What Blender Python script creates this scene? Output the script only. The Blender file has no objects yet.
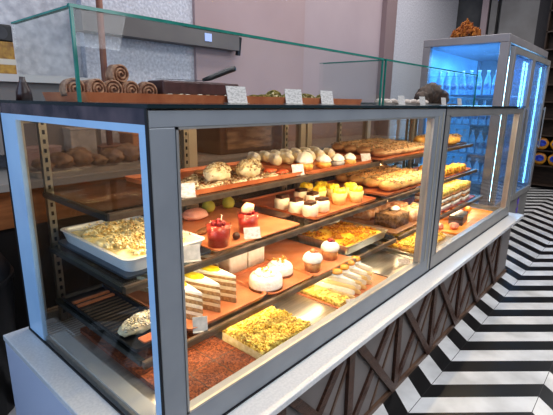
import bpy, bmesh, math, random
from mathutils import Vector, Matrix, noise
R = random.Random(7)
PI = math.pi
scene = bpy.context.scene
C = bpy.data.collections.new('bakery'); scene.collection.children.link(C)

# ------------------------------------------------------------------ materials
MATS = {}
def _new(name):
    m = bpy.data.materials.new(name); m.use_nodes = True
    nt = m.node_tree; nt.nodes.clear()
    return m, nt
def mat(name, c1, c2=None, scale=20, rough=.5, metal=0, bump=0, bscale=None, emit=0, emitc=None, detail=3, c3=None,
        vor=False, contrast=(.35, .65), coat=0, stretch=None, sss=0):
    if name in MATS: return MATS[name]
    m, nt = _new(name); N = nt.nodes; Lk = nt.links
    out = N.new('ShaderNodeOutputMaterial'); b = N.new('ShaderNodeBsdfPrincipled')
    Lk.new(b.outputs[0], out.inputs[0])
    b.inputs['Roughness'].default_value = rough; b.inputs['Metallic'].default_value = metal
    b.inputs['Coat Weight'].default_value = coat
    if sss:
        b.inputs['Subsurface Weight'].default_value = sss; b.inputs['Subsurface Scale'].default_value = .01
    b.inputs['Base Color'].default_value = (*c1, 1)
    tc = N.new('ShaderNodeTexCoord'); mp = N.new('ShaderNodeMapping'); Lk.new(tc.outputs['Object'], mp.inputs[0])
    if stretch: mp.inputs['Scale'].default_value = stretch
    if c2:
        if vor:
            t = N.new('ShaderNodeTexVoronoi'); t.inputs['Scale'].default_value = scale; so = t.outputs['Color']
            sx = N.new('ShaderNodeSeparateColor'); Lk.new(so, sx.inputs[0]); so = sx.outputs[0]
        else:
            t = N.new('ShaderNodeTexNoise'); t.inputs['Scale'].default_value = scale; t.inputs['Detail'].default_value = detail; so = t.outputs['Fac']
        Lk.new(mp.outputs[0], t.inputs['Vector'])
        cr = N.new('ShaderNodeValToRGB'); Lk.new(so, cr.inputs[0])
        e = cr.color_ramp.elements
        e[0].position, e[1].position = contrast; e[0].color = (*c1, 1); e[1].color = (*c2, 1)
        if c3:
            k = e.new((contrast[0]+contrast[1])/2); k.color = (*c3, 1)
        Lk.new(cr.outputs[0], b.inputs['Base Color'])
    if bump:
        n2 = N.new('ShaderNodeTexNoise'); n2.inputs['Scale'].default_value = bscale or scale; n2.inputs['Detail'].default_value = 5
        Lk.new(mp.outputs[0], n2.inputs['Vector'])
        bp = N.new('ShaderNodeBump'); bp.inputs['Strength'].default_value = min(1, bump); bp.inputs['Distance'].default_value = .01
        Lk.new(n2.outputs['Fac'], bp.inputs['Height']); Lk.new(bp.outputs[0], b.inputs['Normal'])
    if emit:
        b.inputs['Emission Color'].default_value = (*(emitc or c1), 1); b.inputs['Emission Strength'].default_value = emit
    MATS[name] = m
    return m
def glass(name, tint=(.96, .985, .97), k=1.0, haze=0, hazec=(.7, .8, .9), rough=0.0):
    if name in MATS: return MATS[name]
    m, nt = _new(name); N = nt.nodes; Lk = nt.links
    out = N.new('ShaderNodeOutputMaterial')
    tr = N.new('ShaderNodeBsdfTransparent'); tr.inputs[0].default_value = (*tint, 1)
    gl = N.new('ShaderNodeBsdfGlossy'); gl.inputs['Roughness'].default_value = rough
    fr = N.new('ShaderNodeFresnel'); ge = N.new('ShaderNodeNewGeometry')
    io = N.new('ShaderNodeMath'); io.operation = 'MULTIPLY_ADD'; io.inputs[1].default_value = 1/1.45-1.45; io.inputs[2].default_value = 1.45
    Lk.new(ge.outputs['Backfacing'], io.inputs[0]); Lk.new(io.outputs[0], fr.inputs[0])
    mu = N.new('ShaderNodeMath'); mu.operation = 'MULTIPLY'; mu.inputs[1].default_value = k
    Lk.new(fr.outputs[0], mu.inputs[0])
    mx = N.new('ShaderNodeMixShader'); Lk.new(mu.outputs[0], mx.inputs[0])
    if haze:
        df = N.new('ShaderNodeBsdfDiffuse'); df.inputs[0].default_value = (*hazec, 1)
        m2 = N.new('ShaderNodeMixShader'); m2.inputs[0].default_value = haze
        Lk.new(tr.outputs[0], m2.inputs[1]); Lk.new(df.outputs[0], m2.inputs[2]); Lk.new(m2.outputs[0], mx.inputs[1])
    else:
        Lk.new(tr.outputs[0], mx.inputs[1])
    Lk.new(gl.outputs[0], mx.inputs[2]); Lk.new(mx.outputs[0], out.inputs[0])
    MATS[name] = m
    return m

# ------------------------------------------------------------------ mesh helpers
def box(bm, x0, x1, y0, y1, z0, z1):
    v = [bm.verts.new((x, y, z)) for z in (z0, z1) for y in (y0, y1) for x in (x0, x1)]
    for f in ((0, 2, 3, 1), (4, 5, 7, 6), (0, 1, 5, 4), (2, 6, 7, 3), (0, 4, 6, 2), (1, 3, 7, 5)):
        bm.faces.new([v[i] for i in f])
def prism(bm, pts, z0, z1):
    a = [bm.verts.new((x, y, z0)) for x, y in pts]; b = [bm.verts.new((x, y, z1)) for x, y in pts]
    n = len(pts); bm.faces.new(a[::-1]); bm.faces.new(b)
    for i in range(n): bm.faces.new((a[i], a[(i+1) % n], b[(i+1) % n], b[i]))
def bar(bm, p, q, w, t, up=(0, 1, 0)):
    """a flat bar from p to q, w wide, t thick along up"""
    p, q, up = Vector(p), Vector(q), Vector(up); d = (q-p).normalized(); s = d.cross(up).normalized()*w/2; u = up.normalized()*t/2
    v = [bm.verts.new(c) for e in (p, q) for c in (e-s-u, e+s-u, e+s+u, e-s+u)]
    for f in ((0, 1, 2, 3), (7, 6, 5, 4), (0, 4, 5, 1), (1, 5, 6, 2), (2, 6, 7, 3), (3, 7, 4, 0)):
        bm.faces.new([v[i] for i in f])
def tube(bm, pts, radii, seg=10, cap=True, squash=1):
    pts = [Vector(p) for p in pts]; rings = []
    for i, p in enumerate(pts):
        d = (pts[min(i+1, len(pts)-1)]-pts[max(i-1, 0)]).normalized()
        a = Vector((0, 0, 1)) if abs(d.z) < .9 else Vector((1, 0, 0))
        s = d.cross(a).normalized(); u = s.cross(d).normalized()
        r = radii[i] if hasattr(radii, '__len__') else radii
        rings.append([bm.verts.new(p+(s*math.cos(2*PI*k/seg)+u*math.sin(2*PI*k/seg)*squash)*r) for k in range(seg)])
    for a, b in zip(rings, rings[1:]):
        for k in range(seg): bm.faces.new((a[k], a[(k+1) % seg], b[(k+1) % seg], b[k]))
    if cap: bm.faces.new(rings[0][::-1]); bm.faces.new(rings[-1])
def lathe(bm, prof, seg=24, c=(0, 0, 0), rib=0, ribn=12):
    rings = []
    for r, z in prof:
        rings.append([bm.verts.new((c[0]+(r*(1+rib*math.cos(ribn*2*PI*k/seg)))*math.cos(2*PI*k/seg), c[1]+(r*(1+rib*math.cos(ribn*2*PI*k/seg)))*math.sin(2*PI*k/seg), c[2]+z)) for k in range(seg)])
    for a, b in zip(rings, rings[1:]):
        for k in range(seg): bm.faces.new((a[k], a[(k+1) % seg], b[(k+1) % seg], b[k]))
    if prof[0][0] > 1e-6: bm.faces.new(rings[0][::-1])
    if prof[-1][0] > 1e-6: bm.faces.new(rings[-1])
def lump(bm, c, r, seed=0, amp=.15, freq=3, sub=3, flat=None):
    t = bmesh.new(); bmesh.ops.create_icosphere(t, subdivisions=sub, radius=1)
    vm = {}
    for v in t.verts:
        n = noise.noise(v.co*freq+Vector((seed*3.1, seed*1.7, 5)))
        p = v.co*(1+amp*n*2)
        q = Vector((p.x*r[0], p.y*r[1], p.z*r[2]))
        if flat is not None and q.z < -flat*r[2]: q.z = -flat*r[2]
        vm[v.index] = bm.verts.new(Vector(c)+q)
    for f in t.faces: bm.faces.new([vm[v.index] for v in f.verts])
    t.free()
def crumb(bm, c, s, rnd):
    """one crumb: a small skewed tetrahedron"""
    c = Vector(c); vs = []
    for d in ((1, 1, 1), (-1, -1, 1), (-1, 1, -1), (1, -1, -1)):
        vs.append(bm.verts.new(c+Vector((d[0]*rnd.uniform(.5, 1.1), d[1]*rnd.uniform(.5, 1.1), d[2]*rnd.uniform(.4, .9)))*s*.6))
    for f in ((0, 1, 2), (0, 3, 1), (0, 2, 3), (1, 3, 2)): bm.faces.new([vs[i] for i in f])
def rrect(w, d, r, n=5):
    p = []
    for cx, cy, a in ((w/2-r, d/2-r, 0), (-w/2+r, d/2-r, PI/2), (-w/2+r, -d/2+r, PI), (w/2-r, -d/2+r, 1.5*PI)):
        for k in range(n+1): p.append((cx+r*math.cos(a+PI/2*k/n), cy+r*math.sin(a+PI/2*k/n)))
    return p
def tray_bm(w, d, h, t=.005, r=.02, lip=.0, fl=.003):
    """open tray, centre on the origin, base at z = 0; the wall leans out and ends in a rolled lip"""
    bm = bmesh.new()
    lean = h*.25
    loops = []
    for (ww, dd, z) in ((w-2*lean, d-2*lean, 0), (w, d, h), (w+2*lip, d+2*lip, h), (w+2*lip, d+2*lip, h-.0015), ):
        if lip == 0 and z in (h-.0015,): continue
        loops.append([bm.verts.new((x, y, z)) for x, y in rrect(ww, dd, r)])
    if lip:
        loops = [loops[0], [bm.verts.new((x, y, h-.0015)) for x, y in rrect(w, d, r)], loops[3], loops[2]]
    loops.append([bm.verts.new((x, y, h)) for x, y in rrect(w-2*t, d-2*t, max(r-t, .002))])
    loops.append([bm.verts.new((x, y, fl)) for x, y in rrect(w-2*lean-2*t, d-2*lean-2*t, max(r-t, .002))])
    for a, b in zip(loops, loops[1:]):
        for k in range(len(a)): bm.faces.new((a[k], a[(k+1) % len(a)], b[(k+1) % len(a)], b[k]))
    bm.faces.new(loops[0][::-1]); bm.faces.new(loops[-1])
    bmesh.ops.remove_doubles(bm, verts=bm.verts, dist=1e-6)
    return bm
def slabgrid(bm, w, d, h, seed=0, amp=.006, n=24, edge=.006, z0=0, freq=30):
    """a slab with an uneven top, centred on the origin"""
    nx = n; ny = max(4, int(n*d/w)); top = []
    for j in range(ny+1):
        row = []
        for i in range(nx+1):
            x = -w/2+w*i/nx; y = -d/2+d*j/ny
            e = min(i, nx-i, j, ny-j)
            z = z0+h+amp*noise.noise(Vector((x*freq+seed, y*freq, seed)))*2-(edge if e == 0 else 0)
            row.append(bm.verts.new((x, y, z)))
        top.append(row)
    for j in range(ny):
        for i in range(nx): bm.faces.new((top[j][i], top[j][i+1], top[j+1][i+1], top[j+1][i]))
    rim = top[0]+[r[-1] for r in top[1:]]+top[-1][-2::-1]+[r[0] for r in top[-2:0:-1]]
    lo = [bm.verts.new((v.co.x, v.co.y, z0)) for v in rim]
    for k in range(len(rim)):
        bm.faces.new((lo[k], lo[(k+1) % len(rim)], rim[(k+1) % len(rim)], rim[k]))
    bm.faces.new(lo[::-1])

def obj(name, bm, m, parent=None, smooth=False, loc=None, bevel=0, auto=False):
    bmesh.ops.recalc_face_normals(bm, faces=bm.faces)
    me = bpy.data.meshes.new(name); bm.to_mesh(me); bm.free()
    if m: me.materials.append(m)
    if smooth:
        for p in me.polygons: p.use_smooth = True
    o = bpy.data.objects.new(name, me); C.objects.link(o)
    if parent: o.parent = parent
    if loc: o.location = loc
    if bevel:
        md = o.modifiers.new('bevel', 'BEVEL'); md.width = bevel; md.segments = 2; md.limit_method = 'ANGLE'
    if auto:
        for p in me.polygons: p.use_smooth = True
        md = o.modifiers.new('split', 'EDGE_SPLIT'); md.split_angle = math.radians(40)
    return o
def thing(name, label, cat, loc=(0, 0, 0), rotz=0, group=None):
    o = bpy.data.objects.new(name, None); C.objects.link(o); o.empty_display_size = .02
    o.location = loc; o.rotation_euler = (0, 0, rotz); o['label'] = label; o['category'] = cat
    if group: o['group'] = group
    return o
def tag(o, label, cat, group=None, loc=None, rotz=None):
    o['label'] = label; o['category'] = cat
    if group: o['group'] = group
    if loc: o.location = loc
    if rotz is not None: o.rotation_euler.z = rotz
    return o
def struct(o):
    o['kind'] = 'structure'; return o
def dup(root, loc, rotz=0, label=None, group=None, scale=None):
    r = root.copy(); C.objects.link(r); r.location = loc; r.rotation_euler = (0, 0, rotz)
    if label: r['label'] = label
    if group: r['group'] = group
    if scale: r.scale = (scale, scale, scale)
    for ch in list(root.children):
        c = ch.copy(); C.objects.link(c); c.parent = r
        for g in list(ch.children):
            d = g.copy(); C.objects.link(d); d.parent = c
    return r
def B(): return bmesh.new()
def bx(*a):
    bm = bmesh.new(); box(bm, *a); return bm

# ------------------------------------------------------------------ materials used
M_frame = mat('grey_aluminium', (.245, .265, .29), (.285, .305, .33), scale=6, rough=.38, metal=.3)
M_frame2 = mat('grey_aluminium_warm', (.28, .275, .27), (.33, .32, .31), scale=6, rough=.35, metal=.45)
M_bluelit = mat('white_frame_blue_daylight', (.36, .52, .70), (.42, .58, .75), scale=5, rough=.35)  # white frame; the blue daylight on it is put into the base colour
M_dark = mat('black_rubber', (.008, .008, .01), rough=.5)
M_header = mat('dark_header', (.03, .03, .045), (.12, .09, .10), scale=9, rough=.15)
M_top = mat('dark_slab', (.012, .025, .03), rough=.12)
M_shelfedge = mat('bronze_shelf_rail', (.15, .105, .07), (.24, .17, .12), scale=25, rough=.32, metal=.6)
M_stand = mat('steel_standard', (.34, .30, .24), (.26, .22, .17), scale=20, rough=.4, metal=.6)
M_slot = mat('slot_black', (.01, .01, .01), rough=.8)
M_steel = mat('brushed_steel', (.50, .47, .42), (.62, .58, .52), scale=8, rough=.28, metal=.8, stretch=(1, 14, 1))
M_glass = glass('clear_glass', (.985, .99, .985), k=.28)
M_glass_side = glass('side_glass', (.96, .97, .97), k=.55)
M_shelf = glass('shelf_glass', (.90, .93, .90), k=.35)
M_guard = glass('guard_glass', (.97, .985, .98), k=.6)
M_green = mat('green_glass_edge', (.015, .13, .105), (.03, .20, .16), scale=14, rough=.12, emit=.04, emitc=(.05, .5, .4))
M_counter = mat('speckled_countertop', (.57, .575, .58), (.64, .64, .64), scale=130, rough=.22, detail=1, coat=.3)
M_panel = mat('taupe_panel', (.20, .178, .168), (.235, .21, .20), scale=3, rough=.55)
M_white = mat('white_panel', (.46, .49, .60), rough=.35)
M_slat = mat('walnut_slat', (.050, .022, .014), (.10, .045, .027), scale=5, rough=.4, bump=.2, bscale=40, stretch=(4, 4, 30))
M_slat2 = mat('walnut_rail', (.10, .055, .035), (.16, .095, .06), scale=8, rough=.4)
M_orange = mat('copper_tray', (.46, .13, .05), (.62, .215, .09), scale=12, rough=.42)
M_board = mat('peach_board', (.50, .175, .075), (.64, .26, .12), scale=9, rough=.5)
M_cream = mat('whipped_cream', (.86, .82, .70), (.92, .89, .80), scale=60, rough=.5, bump=.3, bscale=70)
M_white_dish = mat('white_ceramic', (.72, .72, .70), rough=.22, coat=.4)
M_card = mat('price_card', (.52, .47, .46), (.72, .66, .65), scale=75, rough=.5, detail=1, contrast=(.38, .5), stretch=(1, 1, 2.2))
M_cardclear = mat('clear_card_holder', (.45, .42, .38), (.62, .58, .52), scale=40, rough=.2)
M_sponge = mat('brown_sponge', (.20, .085, .03), (.38, .18, .07), scale=90, rough=.9, bump=.5, bscale=110)
M_choc = mat('chocolate', (.05, .018, .010), (.10, .04, .02), scale=40, rough=.35)
M_yellow = mat('yellow_glaze', (.88, .62, .02), (.95, .78, .08), scale=40, rough=.15, coat=.6)
M_gold = mat('golden_crust', (.62, .26, .05), (.90, .58, .17), scale=28, rough=.55, bump=.5, bscale=60, c3=(.80, .42, .10))
M_brownbake = mat('brown_crust', (.24, .10, .035), (.58, .30, .11), scale=34, rough=.6, bump=.6, bscale=70)
M_red = mat('raspberry_mousse', (.33, .022, .02), (.50, .07, .04), scale=14, rough=.3, coat=.3)
M_berry = mat('berry_red', (.16, .008, .012), (.34, .02, .02), scale=60, rough=.3, bump=.6, bscale=120)
M_nut = mat('sliced_nuts', (.30, .17, .07), (.90, .82, .62), scale=120, rough=.7, bump=1, bscale=90, c3=(.70, .50, .26), vor=True, contrast=(.1, .8))
M_crumbw = mat('pale_crumble', (.84, .58, .22), (.98, .92, .62), scale=90, rough=.8, bump=.9, bscale=90, vor=True, contrast=(.1, .9))
M_crumby = mat('yellow_crumble', (.48, .27, .04), (.92, .76, .22), scale=110, rough=.8, bump=1, bscale=90, vor=True, contrast=(.1, .85), c3=(.78, .56, .10))
M_crumbo = mat('orange_crumble', (.52, .17, .02), (.92, .60, .08), scale=75, rough=.6, bump=.9, bscale=80, vor=True, contrast=(.1, .85))
M_redslab = mat('cinnamon_sponge', (.11, .028, .010), (.33, .095, .03), scale=210, rough=.8, bump=1, bscale=220, vor=True, contrast=(.15, .9))
M_black = mat('black_plastic', (.012, .012, .014), rough=.35)

# ------------------------------------------------------------------ counter base
TOPZ, HC = 1.30, .50
L1, L2, D = 1.556, 3.075, .85
base = thing('service_counter', 'long low counter with pale stone top and brown criss-cross slats under the glass cases', 'counter')
bm = B(); box(bm, -.083, 3.175, -.0876, .875, .478, .50)
obj('countertop', bm, M_counter, base, bevel=.003)
obj('front_panel', bx(-.075, 3.20, -.008, .03, .0, .478), M_panel, base)
obj('side_panel', bx(-.081, -.06, -.06, .865, .0, .478), M_white, base)
obj('end_panel', bx(3.18, 3.20, .03, .86, .0, .478), M_panel, base)
obj('back_panel', bx(-.06, 3.15, .84, .86, .0, .478), M_panel, base)
xs = [-.02+.411*k for k in range(0, 8)]
zt, zb = .472, .02
for k, x in enumerate(xs):
    bm = B(); bar(bm, (x+.01, -.017, zb), (x, -.017, zt), .040, .014); obj('upright_slat', bm, M_slat, base)
    if k < len(xs)-1:
        x1 = xs[k+1]
        bm = B(); bar(bm, (x, -.022, zt-.01), (x1-.01, -.022, zb), .036, .012); obj('falling_slat', bm, M_slat, base)
        bm = B(); bar(bm, (x+.02, -.013, zb), (x1-.012, -.013, zt-.01), .038, .012); obj('rising_slat', bm, M_slat, base)
        bm = B(); bar(bm, (x+.20, -.011, zb), (x1-.01, -.011, zt-.12), .014, .006); obj('thin_slat', bm, M_slat2, base)
obj('kick_rail', bx(-.075, 3.20, -.022, -.008, .0, .024), M_slat2, base)

# ------------------------------------------------------------------ glass display cases
def pos_rail(bm, x0, x1, y0, y1, z0, z1): box(bm, x0, x1, y0, y1, z0, z1)
SH = ((1.02, .318, 'top'), (.828, .263, 'middle'), (.632, .192, 'lower'))
def case(x0, x1, label, first):
    t = thing('display_case', label, 'display case', (x0, 0, 0))
    w = x1-x0
    lp, rp = (.062, .125) if first else (.05, .12)
    bm = B()
    box(bm, 0, w, 0, .035, 1.262, TOPZ-.004)
    box(bm, 0, w, 0, .035, HC+.004, HC+.075)
    box(bm, 0, lp, 0, .035, HC+.075, 1.262)
    box(bm, w-rp, w, 0, .035, HC+.075, 1.262)
    fr = obj('front_frame', bm, M_frame if first else M_frame2, t, bevel=.002)
    bm = B()                                                     # bright inner bead round the pane
    a, b_, c_, d_ = lp, w-rp, HC+.075, 1.262
    for q in ((a, a+.006, c_, d_), (b_-.006, b_, c_, d_), (a, b_, c_, c_+.006), (a, b_, d_-.005, d_)):
        box(bm, q[0], q[1], -.002, .006, q[2], q[3])
    obj('glazing_bead', bm, mat('bead_alu', (.42, .41, .39), rough=.3, metal=.7), t)
    bm = B(); box(bm, w-rp*.62, w-rp*.55, -.002, .004, HC+.075, 1.262); box(bm, w-.03, w-.022, -.002, .004, HC+.02, 1.28)
    obj('post_trim', bm, mat('post_cream_trim', (.45, .41, .33), rough=.3, metal=.4), t)
    obj('front_glass', bx(lp, w-rp, .014, .019, HC+.07, 1.264), M_glass, t)
    bm = B(); box(bm, 0, w, -.004, .034, HC, HC+.004)
    if first: box(bm, w, w+.0105, -.001, .05, HC, TOPZ)
    obj('gasket', bm, M_dark, t)
    obj('top_slab', bx(-.004 if first else 0, w+(.0105 if first else .0), -.006, D+.01, TOPZ, TOPZ+.008), M_top, t)
    obj('top_lining', bx(.01, w-.005, .04, D-.03, TOPZ-.012, TOPZ-.001), mat('cream_lining', (.55, .50, .44), rough=.5), t)
    # back: sliding doors
    bm = B()
    box(bm, 0, w, .80, .84, 1.235, TOPZ-.004); box(bm, 0, w, .80, .84, HC, HC+.06)
    st = (.0, .64, .70, 1.50) if first else (.0, .70, 1.47)
    for s in st: box(bm, s, min(s+.045, w), .80, .84, HC+.06, 1.235)
    obj('back_frame', bm, mat('warm_back_frame', (.40, .355, .29), rough=.4, metal=.3), t)
    for k, (a, b_) in enumerate(((.045, .64), (.745, 1.50)) if first else ((.045, .70), (.745, 1.47))):
        d = obj('sliding_door', bx(a, b_, .815, .82, HC+.06, 1.235), glass('door_tint', (.80, .70, .60), k=.8, haze=.06, hazec=(.5, .35, .22)), t)
        hb = B(); box(hb, b_-.05, b_-.035, .806, .814, .8, .95); obj('door_pull', hb, M_dark, d)
    for s in ((.09, .66, 1.33) if first else (.30, 1.30)):
        p = obj('shelf_standard', bx(s-.012, s+.012, .765, .785, HC+.03, 1.25), M_stand, t)
        bm = B()
        for q in range(24):
            z = HC+.06+q*.0305; box(bm, s-.004, s+.004, .7635, .7655, z, z+.014)
        obj('slot_strip', bm, M_slot, p)
    # deck
    obj('deck_panel', bx(.004, w-.002, .036, .80, HC+.004, HC+.018), M_steel, t)
    bm = B(); box(bm, .004, w-.002, .036, .055, HC+.018, HC+.030); obj('deck_lip', bm, M_frame2, t)
    # shelves
    sx0, sx1 = (.06, w-.012) if first else (.012, w-.05)
    for z, y, nm in SH:
        s = obj('glass_shelf', bx(sx0, sx1, y, .765, z-.008, z), M_shelf, t)
        bm = B(); box(bm, sx0, sx1, y-.012, y, z-.019, z+.002)
        obj('shelf_rail', bm, M_shelfedge, s)
        bm = B(); box(bm, sx0, sx1, y-.014, y-.012, z-.004, z-.0); obj('rail_highlight', bm, mat('rail_lit_line', (.22, .17, .12), rough=.3, metal=.5), s)
        for q in ((sx0+.005, sx0+.02), (.655, .667), (sx1-.02, sx1-.008)):
            bm = B(); prism(bm, [(q[0], y+.02), (q[1], y+.02), (q[1], .765), (q[0], .765)], z-.026, z-.009)
            obj('shelf_bracket', bm, mat('bracket_dark', (.06, .055, .05), rough=.4, metal=.6), s)
    # lamp tubes
    for z, y in ((1.272, .07), (.990, .36), (.796, .30)):
        bm = B(); tube(bm, [(.09, y, z), (w-.1, y, z)], .004, 8)
        obj('lamp_tube', bm, mat('warm_lamp', (1, .85, .6), emit=5, emitc=(1, .74, .42)), t)
    if first:                                                     # left end of the run
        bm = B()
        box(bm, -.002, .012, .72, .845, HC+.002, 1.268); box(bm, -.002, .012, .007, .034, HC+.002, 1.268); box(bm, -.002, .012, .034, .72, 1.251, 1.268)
        obj('side_frame', bm, M_bluelit, t)
        obj('side_glass', bx(.003, .008, .034, .845, HC+.004, 1.251), M_glass_side, t)
        obj('side_header', bx(-.001, .012, .007, .845, 1.268, TOPZ), M_header, t)
        bm = B(); box(bm, -.006, -.001, .0, .85, HC, HC+.006); box(bm, -.004, -.001, -.001, .007, HC, TOPZ); box(bm, -.004, -.0021, .845, .855, HC, TOPZ)
        obj('side_gasket', bm, M_dark, t)
        obj('inner_kerb', bx(.014, .062, .04, .70, HC+.018, HC+.024), mat('pale_kerb_reflection', (.42, .41, .38), rough=.3), t)  # deck edge strip, widened to stand in for a pale reflection
    else:
        bm = B(); box(bm, w-.012, w, .035, .06, HC+.004, TOPZ-.004); box(bm, w-.012, w, .78, .80, HC+.004, TOPZ-.004); box(bm, w-.012, w, .06, .78, 1.26, TOPZ-.004); box(bm, w-.012, w, .06, .78, HC+.02, HC+.05)
        obj('side_frame', bm, M_frame2, t)
        obj('side_glass', bx(w-.008, w-.004, .06, .78, HC+.05, 1.26), M_glass_side, t)
    return t
case(0, L1-.006, 'near glass pastry display case with blue-daylit white left end frame and grey corner post', True)
case(L1+.006, L2, 'far glass pastry display case past the grey double post, next to the lit drinks cooler', False)

# ------------------------------------------------------------------ glass guards on the top
ZT = TOPZ+.008
def guard(x0, x1, label, y0=.30, y1=.67, h=.209):
    t = thing('glass_guard', label, 'glass screen', (x0, y0, ZT)); w = x1-x0; d = y1-y0; g = .006
    obj('front_pane', bx(0, w, 0, g, 0, h), M_guard, t)
    obj('left_pane', bx(0, g, g, d, 0, h), M_guard, t)
    obj('right_pane', bx(w-g, w, g, d, 0, h), M_guard, t)
    e = .006
    bm = B(); box(bm, -e/2, w+e/2, -e/2, g+e/2, h-.001, h+e*1.1); obj('front_edge', bm, M_green, t)
    bm = B(); box(bm, -e/2, g+e/2, g, d, h-.001, h+e*.6); obj('left_edge', bm, M_green, t)
    bm = B(); box(bm, w-g-e/4, w+e/4, g, d, h-.001, h+e*.3); obj('right_edge', bm, M_green, t)
    bm = B(); box(bm, -.001, .006, -.0015, .006, 0, h); obj('left_corner_edge', bm, M_green, t)
    bm = B(); box(bm, w-.006, w+.001, -.0015, .006, 0, h); obj('right_corner_edge', bm, M_green, t)
    return t
guard(.006, 1.484, 'clear glass screen with green edges standing on the near case')
guard(1.512, 2.917, 'clear glass screen with green edges standing on the far case')

# ------------------------------------------------------------------ food makers
def tray(name, label, x0, x1, y0, y1, z, h, m, r=.02, t=.004, cat='tray', lip=0, rotz=0):
    o = obj(name, tray_bm(x1-x0, y1-y0, h, t, r, lip), m, auto=True)
    return tag(o, label, cat, loc=((x0+x1)/2, (y0+y1)/2, z), rotz=rotz)
def board(name, label, x0, x1, y0, y1, z, m, h=.006, r=.015, rotz=0, cat='board'):
    bm = B(); prism(bm, rrect(x1-x0, y1-y0, r), 0, h)
    o = obj(name, bm, m, bevel=.001)
    return tag(o, label, cat, loc=((x0+x1)/2, (y0+y1)/2, z), rotz=rotz)
def price_card(label, x, y, z, w=.05, h=.04, rot=0, lean=.35, group=None, m=None):
    t = thing('price_card', label, 'price card', (x, y, z), rot, group)
    bm = B(); s = math.sin(lean)*h; c = math.cos(lean)*h
    prism(bm, [(-w/2, 0), (w/2, 0), (w/2, .0015), (-w/2, .0015)], 0, c)
    for v in bm.verts: v.co.y += v.co.z*math.tan(lean)
    obj('card', bm, m or M_card, t)
    bm = B(); box(bm, -w/2, w/2, -.008, .02, 0, .002); obj('foot', bm, M_cardclear, t)
    return t

# --- S1 (top shelf)
Z1 = 1.02
tray('serving_tray', 'copper tray of nut pastries on the top shelf beside the corner post', .34, .94, .335, .735, Z1, .016, M_orange)
M_dough = mat('pale_dough', (.62, .50, .28), (.84, .74, .50), scale=30, rough=.6, bump=.4)
def nut_roll(label, x, y, z, l=.12, rot=0, seed=1, m=None, rr=.028):
    t = thing('nut_pastry', label, 'pastry', (x, y, z), rot)
    bm = B(); lump(bm, (0, 0, rr*.85), (l/2, rr*1.15, rr), seed, .13, 3, 3, .85); obj('dough', bm, M_dough, t, True)
    bm = B(); rnd = random.Random(seed)
    for _ in range(260):
        a = rnd.uniform(0, 2*PI); e = rnd.uniform(.1, PI/2)
        crumb(bm, (l/2*1.02*math.cos(a)*math.cos(e), rr*1.18*math.sin(a)*math.cos(e), rr*.85+rr*math.sin(e)*1.04), .008, rnd)
    o = obj('nut_flakes', bm, M_nut if m is None else m, t); o['kind'] = 'stuff'
    return t
ZT1 = Z1+.003
nut_roll('nut-crusted cream pastry on the copper tray, the one nearer the corner post', .565, .455, ZT1, .15, .45, 3, rr=.037)
nut_roll('nut-crusted cream pastry on the copper tray, beside a price card', .725, .45, ZT1, .15, .35, 5, rr=.037)
def biscuit(label, x, y, z, seed, m=M_nut, w=.07, d=.03, h=.014, rot=0, g=None):
    bm = B(); slabgrid(bm, w, d, h, seed, .003, 8)
    return tag(obj('nut_biscuit', bm, m, None, True), label, 'biscuit', g, (x, y, z), rot)
bm = B(); rnd = random.Random(77)
for _ in range(900):
    x, y = rnd.uniform(-.26, .26), rnd.uniform(-.17, .05)
    crumb(bm, (x, y, .003+rnd.uniform(0, .006)), .008, rnd)
o = tag(obj('chopped_nuts', bm, M_nut), 'loose chopped nuts scattered over the copper tray on the top shelf', 'nuts', loc=(.64, .52, ZT1)); o['kind'] = 'stuff'
k = 0
for (x, y, r) in ((.42, .42, .5), (.47, .49, .2), (.44, .37, .1), (.50, .385, .3), (.53, .56, .6), (.40, .55, .4)):
    biscuit('thin nutty biscuit lying on the copper tray left of the nut-crusted pastries', x, y, ZT1, k, rot=r, g='thin biscuits on the copper tray'); k += 1
for i, (x, y, r) in enumerate(((.60, .372, .1), (.68, .368, .05), (.77, .37, .0))):
    biscuit(('flat flaked almond slice at the tray front, first from the corner post', 'flat flaked almond slice at the tray front, middle of three', 'flat flaked almond slice at the tray front, third from the corner post')[i], x, y, ZT1, 20+i, w=.07, d=.035, rot=r)
for i, (x, y) in enumerate(((.62, .62), (.70, .63), (.78, .60), (.85, .56), (.86, .46), (.87, .40))):
    bm = B(); rnd = random.Random(i)
    lump(bm, (0, 0, .008), (.035, .022, .012), i, .2, 3, 2, .5)
    tag(obj('brown_biscuit' if i < 3 else 'red_jelly_piece', bm, M_brownbake if i < 3 else mat('red_jelly', (.55, .06, .02), (.8, .22, .08), scale=50, rough=.3), None, True),
        'small brown biscuit at the back of the copper tray' if i < 3 else 'small red glazed piece at the copper tray end by the cream horns', 'biscuit' if i < 3 else 'pastry',
        'brown biscuits at the tray back' if i < 3 else 'red glazed pieces on the copper tray', (x, y, ZT1))
tray('serving_tray', 'copper tray under the row of cream horns on the top shelf', .96, 1.50, .325, .75, Z1, .014, M_orange)
def cream_horn():
    t = thing('cream_horn', '', 'pastry', group='cream horns on the top shelf')
    bm = B(); pts = []; rad = []
    for i in range(9):
        a = -1.0+2.0*i/8; pts.append((.036*math.sin(a), .012-.02*math.cos(a), .018)); rad.append(.017*math.cos(a*.9)+.003)
    tube(bm, pts, rad, 12); obj('crescent', bm, mat('pale_pastry', (.90, .76, .46), (.96, .90, .70), scale=30, rough=.6, bump=.4, bscale=60), t, True)
    bm = B()
    for i in range(5):
        a = -.7+1.4*i/4; lump(bm, (.032*math.sin(a), .012-.018*math.cos(a), .030), (.012, .011, .011), i, .1, 2, 2)
    obj('cream_filling', bm, M_cream, t, True)
    return t
ch = cream_horn()
ch.scale = (1.35, 1.35, 1.35)
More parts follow.
